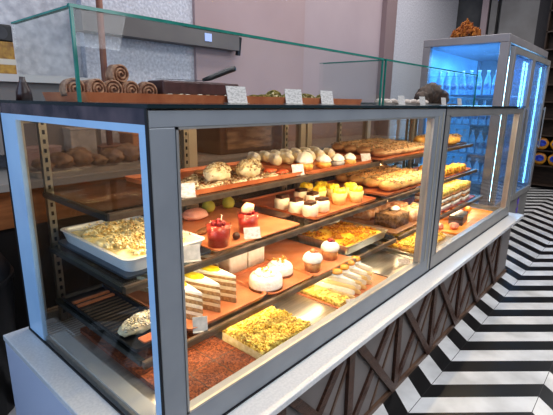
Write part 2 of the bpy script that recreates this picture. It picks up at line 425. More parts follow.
hp = [(1.0, .70), (1.075, .695), (1.15, .69), (1.225, .685), (1.30, .68), (1.375, .675), (1.45, .67), (1.03, .59), (1.11, .585), (1.19, .58), (1.27, .575), (1.35, .57), (1.43, .56)]
for i, (x, y) in enumerate(hp):
    g = 'cream horns on the top shelf'
    l = 'pale cream-filled horn pastry in the back row of the top-shelf copper tray' if i < 7 else 'pale cream-filled horn pastry in the second row of the top-shelf copper tray'
    if i == 0: ch.location = (x, y, Z1+.003); ch.rotation_euler.z = 1.2; ch['label'] = l; ch['group'] = g+' back row'
    else: dup(ch, (x, y, Z1+.003), 1.25+R.uniform(-.2, .2), l, g+(' back row' if i < 7 else ' second row'))
for i, (x, y, s, l) in enumerate(((1.02, .40, 1.1, 'cream choux bun at the front of the top shelf, nearest the price card'), (1.10, .46, 1.1, 'cream choux bun stacked tallest behind the others on the top shelf'), (1.13, .375, 1.0, 'cream choux bun in the middle of the top shelf front'),
                                    (1.22, .36, .95, 'greyish choux bun wrapped in paper on the top shelf'), (1.31, .35, .9, 'small choux bun last in line before the loaf trays'))):
    t = thing('choux_bun', l, 'bun', (x, y, Z1+.003))
    bm = B(); lump(bm, (0, 0, .018*s), (.036*s, .034*s, .022*s), i, .1, 2.5, 3, .8); obj('bun', bm, M_gold if i != 3 else mat('grey_paper', (.40, .38, .36), rough=.5), t, True)
    bm = B(); lathe(bm, [(.028*s, .028*s), (.034*s, .036*s), (.028*s, .048*s), (.018*s, .058*s), (.006*s, .064*s), (0, .066*s)], 24, rib=.08, ribn=8); obj('cream_swirl', bm, M_cream, t, True)
price_card('small white price card on the top shelf between nut pastries and cream buns', .905, .34, Z1+.002, .055, .045, -.4)
price_card('small white price card on the top shelf in front of the loaf trays', 1.47, .345, Z1+.002, .06, .045, -.4)
price_card('price card at the near end of the top shelf, right beside the corner post', .33, .322, Z1+.002, .045, .045, -.5)

M_strudel = mat('strudel_crust', (.40, .20, .09), (.74, .48, .26), scale=16, rough=.6, bump=.5, bscale=60)
M_gstr = mat('golden_strudel_crust', (.66, .32, .08), (.92, .68, .30), scale=14, rough=.55, bump=.5, bscale=60)
def loaf_group(prefix, spots, z, m, kind='strudel', L=.5, rr=.045, sq=.72, grp=None, rot=0, labels=None):
    for i, (x, y) in enumerate(spots):
        t = thing(kind, labels[i], 'pastry', (x, y, z), rot)
        bm = B(); n = 26; pts = []; rad = []
        for q in range(n+1):
            u = q/n; e = min(1, math.sqrt(max(0, 1-(2*u-1)**8))+.05)
            pts.append((-L/2+L*u, .004*math.sin(u*9+i), rr*sq)); rad.append(rr*e*(1+.07*math.sin(u*46+i)))
        tube(bm, pts, rad, 16, squash=sq)
        obj('loaf', bm, m, t, True)
        bm = B(); rnd = random.Random(i+int(x*100))
        for _ in range(260):
            u = rnd.uniform(-.46, .46)*L; a = rnd.uniform(-1.1, 1.1)
            crumb(bm, (u, rr*math.sin(a), rr*sq*(1+1.03*math.cos(a))), .009, rnd)
        o = obj('crumb_topping', bm, M_nut, t); o['kind'] = 'stuff'
tray('serving_tray', 'brown tray under the nut-topped strudels at the far end of the top shelf', 1.60, 2.34, .335, .75, Z1, .012, M_orange)
loaf_group('s', ((1.95, .39), (1.98, .50), (2.0, .61), (2.02, .71)), Z1+.003, M_strudel, L=.62, rr=.054, sq=.5,
           labels=['long nut-topped strudel at the front of the top shelf behind the double post', 'long nut-topped strudel second from the shelf front on the top shelf', 'long nut-topped strudel third from the shelf front on the top shelf', 'long nut-topped strudel at the back of the top shelf'])
# bay two, top shelf
tray('serving_tray', 'dark tray under the fruit loaf on the top shelf beside the cooler', 2.42, 2.99, .335, .60, Z1, .012, M_choc)
loaf_group('f', ((2.72, .40), (2.70, .52)), Z1+.003, M_gold, kind='fruit_loaf', L=.42, rr=.05,
           labels=['crusty fruit loaf on the top shelf of the far case, at the front', 'crusty fruit loaf on the top shelf of the far case, behind another'])

# --- S2 (middle shelf)
Z2 = .828
o = tray('baking_dish', 'large white ceramic dish of pale crumble seen through the left end glass', .10, .385, .305, .755, Z2+.008, .042, M_white_dish, r=.03, t=.008, cat='dish', lip=.004)
board('steel_tray', 'flat shade-dark tray beneath the white ceramic dish', .09, .40, .295, .76, Z2, mat('dish_shade_steel', (.09, .11, .14), rough=.35, metal=.7), h=.008, cat='tray')  # blue-dark shade under the dish put into the tray's colour
t = thing('crumble_dessert', 'pale yellow crumble with cream lumps filling the white ceramic dish', 'dessert', (.2425, .53, Z2+.0115))
bm = B(); slabgrid(bm, .245, .41, .026, 4, .008, 26, .01, freq=22); obj('cream_layer', bm, mat('custard_cream', (.86, .68, .28), (.96, .88, .58), scale=22, rough=.6, bump=.6, bscale=40), t, True)
bm = B(); rnd = random.Random(11)
for (cx, cy, r) in ((-.05, .10, .045), (.04, .13, .05), (.02, -.02, .055), (-.06, -.06, .042), (.05, -.13, .05), (.07, .05, .04), (-.04, -.15, .04)):
    for _ in range(16): lump(bm, (cx+rnd.gauss(0, r*.4), cy+rnd.gauss(0, r*.4), .028+rnd.uniform(0, .012)), (.014, .013, .011), rnd.random()*50, .25, 2, 1)
    for _ in range(130): crumb(bm, (cx+rnd.gauss(0, r*.6), cy+rnd.gauss(0, r*.6), .034+rnd.uniform(0, .016)), .009, rnd)
for v in bm.verts:
    v.co.x = max(-.123, min(.123, v.co.x)); v.co.y = max(-.203, min(.203, v.co.y))
o = obj('crumb_topping', bm, M_crumbw, t); o['kind'] = 'stuff'
board('serving_board', 'peach board holding the raspberry mousse cups on the middle shelf', .41, .86, .285, .75, Z2, M_board)
def mousse(label, x, y, berries=True, cookie=False, s=1):
    t = thing('mousse_cup', label, 'dessert', (x, y, Z2+.006))
    bm = B(); lathe(bm, [(.0, .0), (.032*s, .0), (.038*s, .066*s), (.0, .066*s)], 28); obj('mousse', bm, M_red, t, True).data.polygons
    bm = B(); lathe(bm, [(.034*s, -.0), (.0405*s, .072*s), (.0395*s, .072*s), (.033*s, .001)], 28); obj('cup_glass', bm, glass('cup_glass', (.98, .95, .94), k=.5), t, True)
    bm = B(); rnd = random.Random(int(x*100))
    for i in range(7):
        a = i*2*PI/6; rr = .018 if i < 6 else 0
        lump(bm, (rr*math.cos(a), rr*math.sin(a), .072*s+(.008 if i == 6 else 0)), (.009, .009, .010), i, .12, 5, 2)
    obj('berries', bm, M_berry, t, True)
    if cookie:
        bm = B(); lump(bm, (-.004, 0, .090), (.030, .02, .024), 2, .15, 2, 2)
        obj('cookie', bm, mat('pink_cookie', (.80, .42, .26), (.9, .55, .36), scale=20, rough=.5), t, True)
    else:
        bm = B(); tube(bm, [(.012, 0, .07), (.016, .0, .105)], .0022, 6); obj('chocolate_stick', bm, mat('cream_stick', (.8, .65, .5), rough=.4), t)
    return t
mousse('red raspberry mousse cup topped with berries, nearer the white dish', .452, .325, s=1.08)
mousse('red raspberry mousse cup topped with a pink biscuit, beside the price card', .635, .365, cookie=True, s=1.05)
bm = B(); lump(bm, (0, 0, .014), (.015, .015, .014), 1, .05, 2, 2); tag(obj('chocolate_ball', bm, M_choc, None, True), 'dark chocolate ball on the peach board between the mousse cups', 'sweet', loc=(.535, .325, Z2+.006))
bm = B(); lump(bm, (0, 0, .022), (.055, .045, .024), 9, .1, 2, 3, .9); tag(obj('pink_bun', bm, mat('pink_icing', (.78, .36, .24), (.86, .50, .38), scale=14, rough=.45), None, True), 'pink iced bun at the back of the peach board', 'bun', loc=(.60, .64, Z2+.006))
bm = B(); lump(bm, (0, 0, .008), (.05, .015, .008), 5, .3, 3, 2, .8); tag(obj('dark_biscuit', bm, M_sponge, None, True), 'dark broken biscuit lying on the peach board', 'biscuit', loc=(.50, .47, Z2+.006), rotz=.4)
for i, (x, y) in enumerate(((.72, .70), (.83, .69))):
    bm = B(); lathe(bm, [(0, 0), (.022, .003), (.03, .02), (.026, .038), (.012, .052), (.004, .06), (0, .06)], 20)
    tag(obj('green_pear', bm, mat('pear_green', (.35, .36, .05), (.52, .50, .10), scale=12, rough=.4), None, True), ('green pear at the back of the middle shelf, left of its twin', 'green pear at the back of the middle shelf, behind the white cups tray')[i], 'fruit', loc=(x, y, Z2+.006))
board('dark_tray', 'shallow dark tray behind the mousse cups on the middle shelf', .87, .945, .40, .74, Z2, M_choc, cat='tray')
price_card('white price card leaning in front of the raspberry mousse cups', .585, .292, Z2+.006, .062, .04, -.5)
price_card('large grey price card on the middle shelf by the white dish corner', .30, .276, Z2+.002, .055, .05, -.5, m=M_cardclear)
tray('serving_tray', 'copper tray of white dessert cups and yellow fruit cups on the middle shelf', .955, 1.50, .285, .74, Z2, .012, M_orange)
def choc_cup(first=True):
    t = thing('dessert_cup', '', 'dessert')
    bm = B(); lathe(bm, [(0, 0), (.026, 0), (.036, .009), (.037, .045), (.032, .054), (0, .056)], 24); obj('cream_cup', bm, mat('cup_cream', (.84, .74, .52), (.90, .83, .66), scale=30, rough=.4), t, True)
    bm = B(); box(bm, -.026, .026, -.019, .019, .052, .068); obj('chocolate_square', bm, M_choc, t, bevel=.002)
    return t
cc = choc_cup()
cps = [(.997, .505), (.988, .415), (.985, .335), (1.085, .345), (1.175, .535), (1.15, .445)]
ln = ['white dessert cup with chocolate square at the left edge of the copper tray, furthest back', 'white dessert cup with chocolate square, middle of the left column on the copper tray', 'white dessert cup with chocolate square nearest the front glass', 'white dessert cup with chocolate square next to the yellow fruit cups at the shelf front',
      'white dessert cup with chocolate square in the back row beside the yellow cups', 'white dessert cup with chocolate square in the centre of the tray']
for i, (x, y) in enumerate(cps):
    o = cc if i == 0 else dup(cc, (x, y, Z2+.003), R.uniform(-.3, .3)); o.location = (x, y, Z2+.003); o['label'] = ln[i]; o['group'] = 'white dessert cups with chocolate squares'
def fruit_cup():
    t = thing('fruit_cup', '', 'dessert')
    bm = B(); lathe(bm, [(0, 0), (.029, 0), (.038, .056), (0, .058)], 24, rib=.03, ribn=12); obj('cup', bm, mat('paper_cup_yellow', (.78, .62, .24), (.86, .72, .36), scale=20, rough=.5), t, True)
    bm = B()
    for i in range(5):
        a = i*2*PI/5; lump(bm, (.018*math.cos(a), .018*math.sin(a), .064), (.018, .017, .016), i, .08, 3, 2)
    obj('fruit_pieces', bm, M_yellow, t, True)
    return t
fc = fruit_cup()
fps = [(1.27, .575), (1.36, .545), (1.275, .375), (1.345, .46), (1.375, .34), (1.245, .475), (1.445, .42)]
fl = ['yellow fruit cup at the back of the tray, first after the white cups', 'yellow fruit cup at the back of the tray, second after the white cups', 'yellow fruit cup at the shelf front, next to the white cups', 'yellow fruit cup in the middle of its cluster', 'yellow fruit cup at the shelf front, at the tray far end',
      'yellow fruit cup in the middle row touching the white cups', 'yellow fruit cup at the tray far end, set back']
for i, (x, y) in enumerate(fps):
    o = fc if i == 0 else dup(fc, (x, y, Z2+.003), R.uniform(0, 2)); o.location = (x, y, Z2+.003); o['label'] = fl[i]; o['group'] = 'yellow fruit cups'
    if i in (0, 1):
        for c in o.children:
            if c.name.startswith('fruit_pieces'):
                pass
tray('serving_tray', 'copper tray of golden loaves at the far end of the middle shelf', 1.60, 2.34, .285, .74, Z2, .012, M_orange)
loaf_group('g', ((1.98, .345), (2.0, .46), (2.02, .575), (2.03, .68)), Z2+.003, M_gstr, kind='golden_strudel', L=.60, rr=.058, sq=.55,
           labels=['golden strudel loaf at the front of the middle shelf', 'golden strudel loaf second from the front of the middle shelf', 'golden strudel loaf third from the front of the middle shelf', 'golden strudel loaf at the back of the middle shelf'])
tray('serving_tray', 'copper tray of orange crumble bars on the middle shelf of the far case', 2.42, 2.99, .28, .60, Z2, .012, M_orange)
for i, (x, y) in enumerate(((2.52, .34), (2.66, .34), (2.80, .335), (2.58, .46), (2.72, .46))):
    bm = B(); slabgrid(bm, .12, .10, .05, i, .008, 12)
    tag(obj('crumble_bar', bm, M_crumbo, None, True), 'orange crumble bar at the middle shelf front of the far case' if i < 3 else 'orange crumble bar behind the front row in the far case', 'pastry', 'orange crumble bars front row' if i < 3 else 'orange crumble bars back row', (x, y, Z2+.003))

# --- S3 (lower shelf)
Z3 = .632
tray('serving_tray', 'thin rimmed copper tray holding layered cake slices with yellow glaze', .235, .585, .212, .62, Z3, .014, M_board, r=.03, lip=.004)
def wedge(bm, L, W, z0, z1, k=0):
    """slice seen from above: point at -y, back edge slightly round"""
    pts = [(0, -L/2), (W/2, L/2-.01), (W/4, L/2-.002), (0, L/2), (-W/4, L/2-.002), (-W/2, L/2-.01)]
    cx = [(x*(1-k), y*(1-k)) for x, y in pts]
    prism(bm, cx, z0, z1)
M_slc = mat('slice_sponge', (.26, .15, .065), (.42, .27, .13), scale=90, rough=.9, bump=.4, bscale=110)
M_lcr = mat('layer_cream', (.66, .58, .42), (.78, .71, .56), scale=60, rough=.6)
def slice_():
    t = thing('cake_slice', '', 'cake slice'); L, W = .185, .082
    z = 0
    for i, (h, m, nm) in enumerate(((.018, M_slc, 'sponge_layer'), (.012, M_lcr, 'cream_layer'), (.014, M_slc, 'sponge_layer'), (.013, M_lcr, 'cream_layer'), (.014, M_slc, 'sponge_layer'), (.010, M_lcr, 'cream_layer'), (.010, M_slc, 'sponge_layer'), (.012, M_cream, 'cream_layer'))):
        bm = B(); wedge(bm, L, W, z, z+h, .0 if m == M_slc else .01); obj(nm, bm, m, t, bevel=.002); z += h
    bm = B(); lump(bm, (0, L*.16, z), (.026, .042, .006), 2, .12, 2, 3); obj('yellow_glaze', bm, M_yellow, t, True)
    return t
sl = slice_()
sps = [(.292, .322), (.370, .330), (.450, .342), (.53, .52), (.43, .515), (.33, .515)]
sln = ['layered brown sponge slice with yellow glaze, nearest the corner post', 'layered brown sponge slice with yellow glaze, second from the corner post', 'layered brown sponge slice with yellow glaze, third, beside the round white cakes',
       'layered sponge slice in the back row near the white cakes', 'layered sponge slice in the middle of the back row', 'layered sponge slice in the back row nearest the post']
for i, (x, y) in enumerate(sps):
    o = sl if i == 0 else dup(sl, (x, y, Z3+.003), 0); o.location = (x, y, Z3+.003); o['label'] = sln[i]; o['group'] = 'glazed layered cake slices'
    o.rotation_euler.z = (.10, .12, .16, .1, .05, .0)[i]
tray('serving_tray', 'small copper tray under the two round white cakes', .592, .842, .196, .43, Z3, .010, M_orange, r=.03, lip=.003)
board('serving_board', 'peach board under the bright white cream squares', .592, .842, .44, .66, Z3, M_board)
for i, (x, y, s, l) in enumerate(((.635, .272, 1.2, 'round white frosted cake with cream rosette, nearer the sponge slices'), (.765, .315, 1.02, 'round white frosted cake with nut crumbs on top, nearer the cupcakes'))):
    t = thing('round_cake', l, 'cake', (x, y, Z3+.003))
    bm = B(); lathe(bm, [(0, .006), (.052*s, .006), (.053*s, .012), (.0515*s, .034*s), (.045*s, .043*s), (.02*s, .048*s), (0, .048*s)], 48, rib=.015, ribn=24); obj('cake_body', bm, mat('white_frosting', (.86, .82, .70), (.92, .89, .80), scale=90, rough=.55, bump=.35, bscale=120), t, True)
    bm = B()
    for q in range(9):
        a = q*2*PI/8; rr = .026*s if q < 8 else 0
        lump(bm, (rr*math.cos(a), rr*math.sin(a), .048*s+(.005 if q == 8 else 0)), (.012*s, .012*s, .007*s), q, .12, 3, 2)
    obj('cream_rosette', bm, M_cream, t, True)
    bm = B(); rnd = random.Random(i+3)
    for _ in range(26 if i else 10): crumb(bm, (rnd.gauss(0, .015), rnd.gauss(0, .015), .057*s+rnd.uniform(0, .004)), .008, rnd)
    o = obj('nut_crumbs', bm, M_gold, t); o['kind'] = 'stuff'
    bm = B(); lathe(bm, [(.0*s, 0), (.054*s, 0), (.055*s, .009), (.052*s, .009)], 40); obj('gold_base', bm, mat('crumb_base', (.10, .04, .015), (.25, .12, .05), scale=80, rough=.6), t)
for i, (x, y, l) in enumerate(((.66, .53, 'bright white cream square behind the round cakes, nearer the slices'), (.765, .53, 'bright white cream square behind the round cakes, nearer the peach board end'))):
    bm = B(); slabgrid(bm, .095, .17, .085, i, .004, 10, .006)
    tag(obj('cream_square', bm, M_cream, None, True), l, 'cake', loc=(x, y, Z3+.006))
board('serving_board', 'peach board with two fruit-topped cupcakes on the lower shelf', .845, 1.125, .185, .65, Z3, M_board)
for i, (x, y, l) in enumerate(((.880, .235, 'cream-topped cupcake in a brown cup at the board front corner'), (1.045, .262, 'cream-topped cupcake with red berry beside the metal crumble pan'))):
    t = thing('cupcake', l, 'cupcake', (x, y, Z3+.006)); t.scale = (1.2, 1.2, 1.2)
    bm = B(); lathe(bm, [(0, 0), (.026, 0), (.031, .034), (0, .034)], 24, rib=.02, ribn=12); obj('cup', bm, mat('cupcake_cup', (.34, .13, .04), (.60, .32, .10), scale=40, rough=.5), t, True)
    bm = B(); lathe(bm, [(.031, .034), (.035, .042), (.031, .055), (.02, .064), (.006, .068), (0, .068)], 24, rib=.04, ribn=8); obj('cream_top', bm, M_cream, t, True)
    bm = B(); lump(bm, (0, 0, .070), (.012, .012, .009), i, .1, 4, 2); lump(bm, (.010, -.006, .066), (.009, .008, .007), i+5, .1, 4, 2); obj('fruit_topping', bm, M_berry if i else mat('caramel_red', (.50, .12, .04), (.7, .25, .1), scale=30, rough=.3), t, True)
tray('metal_pan', 'square metal pan of orange and yellow crumble on the lower shelf', 1.135, 1.525, .225, .53, Z3, .043, M_steel, r=.012, t=.004, cat='pan', lip=.004)
t = thing('crumble_traybake', 'orange and yellow crumble filling the square metal pan', 'dessert', (1.33, .3775, Z3+.0045))
bm = B(); slabgrid(bm, .352, .268, .028, 8, .005, 20, .004); obj('custard_base', bm, mat('orange_custard', (.85, .46, .04), (.95, .66, .08), scale=16, rough=.4), t, True)
bm = B(); rnd = random.Random(5)
for _ in range(900):
    x, y = rnd.uniform(-.17, .17), rnd.uniform(-.128, .128)
    if noise.noise(Vector((x*12, y*12, 3))) > -.12: crumb(bm, (x, y, .032+rnd.uniform(0, .008)), .010, rnd)
o = obj('crumb_topping', bm, M_crumbo, t); o['kind'] = 'stuff'
board('serving_board', 'brown board of dark cakes on the lower shelf behind the double post', 1.60, 2.15, .215, .62, Z3, mat('brown_board', (.30, .14, .07), (.42, .22, .11), scale=9, rough=.5))
t = thing('chocolate_cake', 'brown chocolate cake block with a dollop of white cream', 'cake', (1.76, .32, Z3+.006))
bm = B(); slabgrid(bm, .17, .13, .075, 3, .006, 12); obj('cake_block', bm, mat('walnut_cake', (.14, .07, .03), (.34, .19, .08), scale=60, rough=.8, bump=.8, bscale=80), t, True)
bm = B(); lump(bm, (.03, 0, .085), (.034, .026, .016), 3, .15, 2, 2); obj('cream_dollop', bm, M_cream, t, True)
for i, (x, y) in enumerate(((1.93, .30), (1.93, .44), (2.06, .30), (2.06, .44), (1.78, .50))):
    bm = B(); slabgrid(bm, .11, .11, .06, i+40, .008, 12)
    tag(obj('fruit_square', bm, mat('peach_square', (.70, .30, .12), (.90, .60, .36), scale=40, rough=.6, bump=.5), None, True), 'peach coloured fruit square on the brown board behind the double post', 'pastry', 'peach fruit squares', (x, y, Z3+.006))
# bay two, lower shelf: tall stacked pastry
board('serving_board', 'red-brown board under the tall sandwich cakes in the far case', 2.20, 2.95, .215, .55, Z3, mat('plum_board', (.20, .03, .03), (.30, .06, .04), scale=9, rough=.5))
for i, (x, l) in enumerate(((2.36, 'tall cream sandwich cake with flaky layers, nearest the double post'), (2.56, 'tall cream sandwich cake with flaky layers, second from the double post'), (2.76, 'tall cream sandwich cake with flaky layers, nearest the cooler'))):
    t = thing('layered_pastry', l, 'cake', (x, .32, Z3+.006), .05*i)
    z = 0
    for q, (h, m, nm) in enumerate(((.03, M_cream, 'cream_layer'), (.022, M_brownbake, 'pastry_layer'), (.022, M_cream, 'cream_layer'), (.022, M_brownbake, 'pastry_layer'), (.028, M_crumby, 'crumb_top'))):
        bm = B(); slabgrid(bm, .17-.008*(m == M_cream), .19, h, q+i*7, .003, 10, .003, z); obj(nm, bm, m, t, True); z += h
# left end of the lower shelf
tray('black_baking_tray', 'black ribbed baking tray at the left end of the lower shelf', .068, .222, .235, .72, Z3, .014, M_black, r=.01)
for i, (x, y) in enumerate(((.145, .655), (.145, .62))):
    tag(obj('wooden_strip', bx(-.065, .065, -.007, .007, 0, .006), M_board, None), ('orange wooden strip across the black tray, nearer the back', 'orange wooden strip across the black tray, the second one')[i], 'strip', loc=(x, y, Z3+.003+i*.0), rotz=0)
bm = B()
for q in range(12): box(bm, -.066, .066, -.13+q*.022, -.126+q*.022, 0, .004)
tag(obj('wire_rack', bm, mat('dull_wire', (.20, .16, .12), rough=.4, metal=.6)), 'thin wire rack laid in the black baking tray', 'rack', loc=(.145, .475, Z3+.003))
M_logc = mat('log_crumb', (.50, .44, .32), (.85, .82, .72), scale=70, rough=.8, bump=.8, vor=True, contrast=(.1, .9))
nut_roll('pale crumbed log on the black tray at the left end', .15, .335, Z3+.003, .145, .08, 31, M_logc, rr=.027)
board('wooden_paddle', 'orange wooden board poking from the black tray by the corner post', .10, .215, .243, .280, Z3+.014, M_orange, h=.005, r=.006)

# --- deck
Z0 = .518
board('cinnamon_slab', 'dark red-brown sponge slab scored in squares on the case floor', .095, .385, .075, .66, Z0, M_redslab, h=.016, r=.006, cat='cake')
o = C.objects[-1]
t = o
bm = B()
for y in (.17, .27, .37, .47, .57): box(bm, -.142, .142, y-.3675-.0012, y-.3675+.0012, .0155, .0168)
for x in (-.045, .05): box(bm, x-.0012, x+.0012, -.29, .29, .0155, .0168)
obj('score_line', bm, M_choc, bpy.data.objects['cinnamon_slab'])
t = thing('crumb_cake', 'square yellow crumb-topped sheet cake on the case floor', 'cake', (.515, .155, Z0), -.03)
bm = B(); slabgrid(bm, .235, .195, .034, 2, .001, 16, .002); obj('cake_base', bm, mat('pale_sponge', (.66, .50, .24), (.82, .68, .40), scale=50, rough=.8, bump=.4), t)
bm = B(); slabgrid(bm, .238, .198, .014, 6, .006, 26, .006, .034, 34)
rnd = random.Random(8)
for _ in range(1500): 
    x, y = rnd.uniform(-.117, .117), rnd.uniform(-.097, .097)
    crumb(bm, (x, y, .048+.012*noise.noise(Vector((x*34+6, y*34, 6)))+rnd.uniform(-.001, .004)), .008, rnd)
o = obj('crumb_topping', bm, M_crumby, t); o['kind'] = 'stuff'
board('serving_board', 'peach board of cream slices with caramel discs on the case floor', .862, 1.275, .062, .41, Z0, M_board)
bm = B(); slabgrid(bm, .07, .27, .022, 31, .005, 8, .004); tag(obj('almond_strip', bm, M_crumby, None, True), 'low golden crumb bar at the board edge beside the cream slices', 'pastry', loc=(.905, .22, Z0+.006))
def cream_slice():
    t = thing('cream_slice', '', 'cake slice'); 
    z = 0
    for h, m, nm in ((.014, mat('pale_layer', (.80, .60, .26), (.9, .74, .4), scale=40, rough=.6), 'sponge_layer'), (.016, M_cream, 'cream_layer'), (.012, MATS['pale_layer'], 'sponge_layer'), (.016, M_cream, 'cream_layer')):
        bm = B(); wedge(bm, .17, .055, z, z+h, .0 if m != M_cream else .03); obj(nm, bm, m, t, bevel=.003); z += h
    bm = B(); lump(bm, (0, .02, z), (.024, .05, .010), 3, .12, 2, 2); obj('cream_swirl', bm, M_cream, t, True)
    bm = B(); lathe(bm, [(0, 0), (.019, 0), (.021, .005), (.014, .010), (0, .011)], 18, (0, -.005, z+.006)); obj('caramel_disc', bm, mat('caramel', (.80, .34, .04), (.92, .50, .10), scale=20, rough=.2, coat=.5), t, True)
    return t
cs = cream_slice()
csp = [(.965, .175, .10), (1.028, .182, .08), (1.090, .190, .06), (1.152, .198, .04)]
csn = ['cream slice with caramel disc, nearest the crumb-topped sheet cake', 'cream slice with caramel disc, second from the crumb-topped sheet cake', 'cream slice with caramel disc, third from the crumb-topped sheet cake', 'cream slice with caramel disc, nearest the empty steel tray']
for i, (x, y, r) in enumerate(csp):
    o = cs if i == 0 else dup(cs, (x, y, Z0+.006), r); o.scale = (1.15, 1.2, 1.5); o.location = (x, y, Z0+.006); o.rotation_euler.z = r-.1; o['label'] = csn[i]; o['group'] = 'cream slices with caramel discs'
tray('steel_tray', 'empty shallow steel tray on the case floor', 1.285, 1.60, .07, .46, Z0, .010, M_steel, r=.01, lip=.003)
tray('steel_tray', 'shallow steel tray of crumble on the case floor behind the double post', 1.64, 2.13, .07, .44, Z0, .014, M_steel, r=.01, lip=.004)
t = thing('crumble_traybake', 'golden crumble in a steel tray on the case floor', 'dessert', (1.885, .255, Z0+.003))
bm = B(); slabgrid(bm, .40, .28, .026, 18, .007, 24, .006); obj('cake_base', bm, M_crumbo, t, True)
bm = B(); rnd = random.Random(15)
for _ in range(900): crumb(bm, (rnd.uniform(-.19, .19), rnd.uniform(-.13, .13), .030+rnd.uniform(0, .006)), .011, rnd)
o = obj('crumb_topping', bm, M_crumby, t); o['kind'] = 'stuff'
price_card('white price holder lying on the empty steel tray near the double post', 1.50, .075+.03, Z0+.003, .06, .035, -.7, .9)
price_card('white price card beside the cream slice board', .915, .063-.01, Z0, .05, .035, -.6, .5)
price_card('clear price holder in front of the layered slices by the corner post', .265, .200, Z3, .045, .045, -.6, .3, m=M_cardclear)
tray('serving_tray', 'bright orange tray on the floor of the far case', 2.20, 2.98, .08, .50, Z0, .012, mat('bright_orange', (.85, .26, .03), (.92, .38, .06), scale=9, rough=.4))
t = thing('black_box', 'black carton with open top on the orange tray in the far case', 'box', (2.52, .19, Z0+.003), .15)
obj('carton', bx(-.10, .10, -.045, .045, 0, .055), mat('carton_black', (.05, .035, .03), (.09, .07, .06), scale=10, rough=.4), t, bevel=.004)
obj('carton_lid', bx(-.102, .102, -.047, .047, .055, .062), M_black, t)
for i, (x, y) in enumerate(((2.60, .36), (2.70, .34), (2.80, .32), (2.74, .42), (2.86, .24), (2.30, .33), (2.33, .15), (2.25, .22))):
    bm = B(); lump(bm, (0, 0, .02), (.045, .03, .024), i, .12, 3, 2, .8)
    red = i > 4
    tag(obj('red_berry_bun' if red else 'glazed_bun', bm, mat('berry_bun', (.45, .10, .06), (.72, .42, .28), scale=40, rough=.5) if red else mat('orange_glaze', (.85, .22, .02), (.95, .42, .05), scale=16, rough=.25), None, True),
        'small red-brown bun at the tray end next to the double post' if red else 'shiny orange glazed bun behind the black carton', 'bun', 'red-brown buns in the far case' if red else 'orange glazed buns', (x, y, Z0+.003))
bm = B()
for q in range(9): box(bm, -.06, .06, -.068+q*.0165, -.066+q*.0165, .0, .002)
for q in (-.06, 0, .058): box(bm, q, q+.002, -.068, .066, -.0, .002)
tag(obj('reflected_rack', bm, mat('reflected_wire', (.8, .8, .78), rough=.3, metal=.5)), 'white wire rack standing in for a reflection on the case floor at the back left', 'rack', loc=(.075, .735-.02, Z0))  # a reflected wire grid, modelled as solid bars

# ------------------------------------------------------------------ on top of the near case, behind the glass guard
tray('serving_tray', 'long copper tray of rolls on top of the near case', .035, 1.37, .33, .60, ZT, .024, M_orange, r=.01, t=.005)
def roll_(s=1):
    t = thing('cinnamon_roll', '', 'pastry')
    bm = B(); pts = []; n = 60
    for i in range(n+1):
        a = i/n*5.2*PI; r = .003+.0215*i/n; pts.append((r*math.cos(a), .0, .026+r*math.sin(a)))
    rad = [.0048]*(n+1)
    # the coil lies in a vertical plane, 30 mm deep
    rings = []
    for y, k in ((-.015, .9), (-.017, .6), ):
        pass
    for i, p in enumerate(pts):
        a = i/n*5.2*PI; ca, sa = math.cos(a), math.sin(a)
        ring = []
        for (dr, y) in ((-.0025, -.016), (0, -.020), (.0035, -.016), (.0038, .014), (0, .018), (-.0025, .014)):
            ring.append(bm.verts.new((p[0]+dr*ca, y, p[2]+dr*sa)))
        rings.append(ring)
    for a, b in zip(rings, rings[1:]):
        for k in range(6): bm.faces.new((a[k], a[(k+1) % 6], b[(k+1) % 6], b[k]))
    bm.faces.new(rings[0]); bm.faces.new(rings[-1][::-1])
    obj('coil', bm, mat('roll_crust', (.22, .09, .045), (.52, .29, .17), scale=60, rough=.55, bump=.4), t, True)
    bm = B(); lathe(bm, [(0, -.013), (.022, -.013), (.022, .013), (0, .013)], 20)
    for v in bm.verts: v.co = Vector((v.co.x, v.co.z, .026+v.co.y))
    obj('filling', bm, mat('cinnamon_fill', (.10, .04, .02), (.2, .09, .05), scale=60, rough=.6), t)
    return t
rl = roll_()
rp = [(.062, .45, 0, 'cinnamon roll at the left end of the top tray, nearest the screen corner'), (.118, .44, .2, 'cinnamon roll second from the left end of the top tray'), (.172, .45, -.1, 'cinnamon roll third from the left, behind the screen edge'), (.228, .455, .1, 'cinnamon roll fourth from the left, under the piled one'),
      (.284, .45, -.2, 'cinnamon roll at the right of the heap, beside the long dark cake'), (.13, .50, .3, 'cinnamon roll lying behind the second one'), (.205, .505, .1, 'cinnamon roll in the back row under the heap')]
for i, (x, y, r, l) in enumerate(rp):
    o = rl if i == 0 else dup(rl, (x, y, ZT+.003), r); o.location = (x, y, ZT+.003); o['label'] = l; o['group'] = 'cinnamon rolls on top of the case'; o.scale = (1.12, 1.1, 1.12); o.rotation_euler.x = R.uniform(-.15, .15)
o = dup(rl, (.206, .475, ZT+.049), .1, 'cinnamon roll piled on top of the others, highest in the heap', 'cinnamon rolls on top of the case')
for i, (x, y) in enumerate(((.10, .385), (.15, .38), (.215, .385), (.26, .38))):
    bm = B(); lump(bm, (0, 0, .010), (.022, .014, .010), i, .15, 3, 2, .8)
    tag(obj('dried_date', bm, mat('date_brown', (.10, .035, .025), (.22, .09, .05), scale=30, rough=.35), None, True), 'small dark dried date in front of the cinnamon rolls', 'dried fruit', 'dates on the top tray', (x, y, ZT+.003))
t = thing('long_cake', 'long dark maroon chocolate cake bar behind the glass screen', 'cake', (.475, .46, ZT+.003))
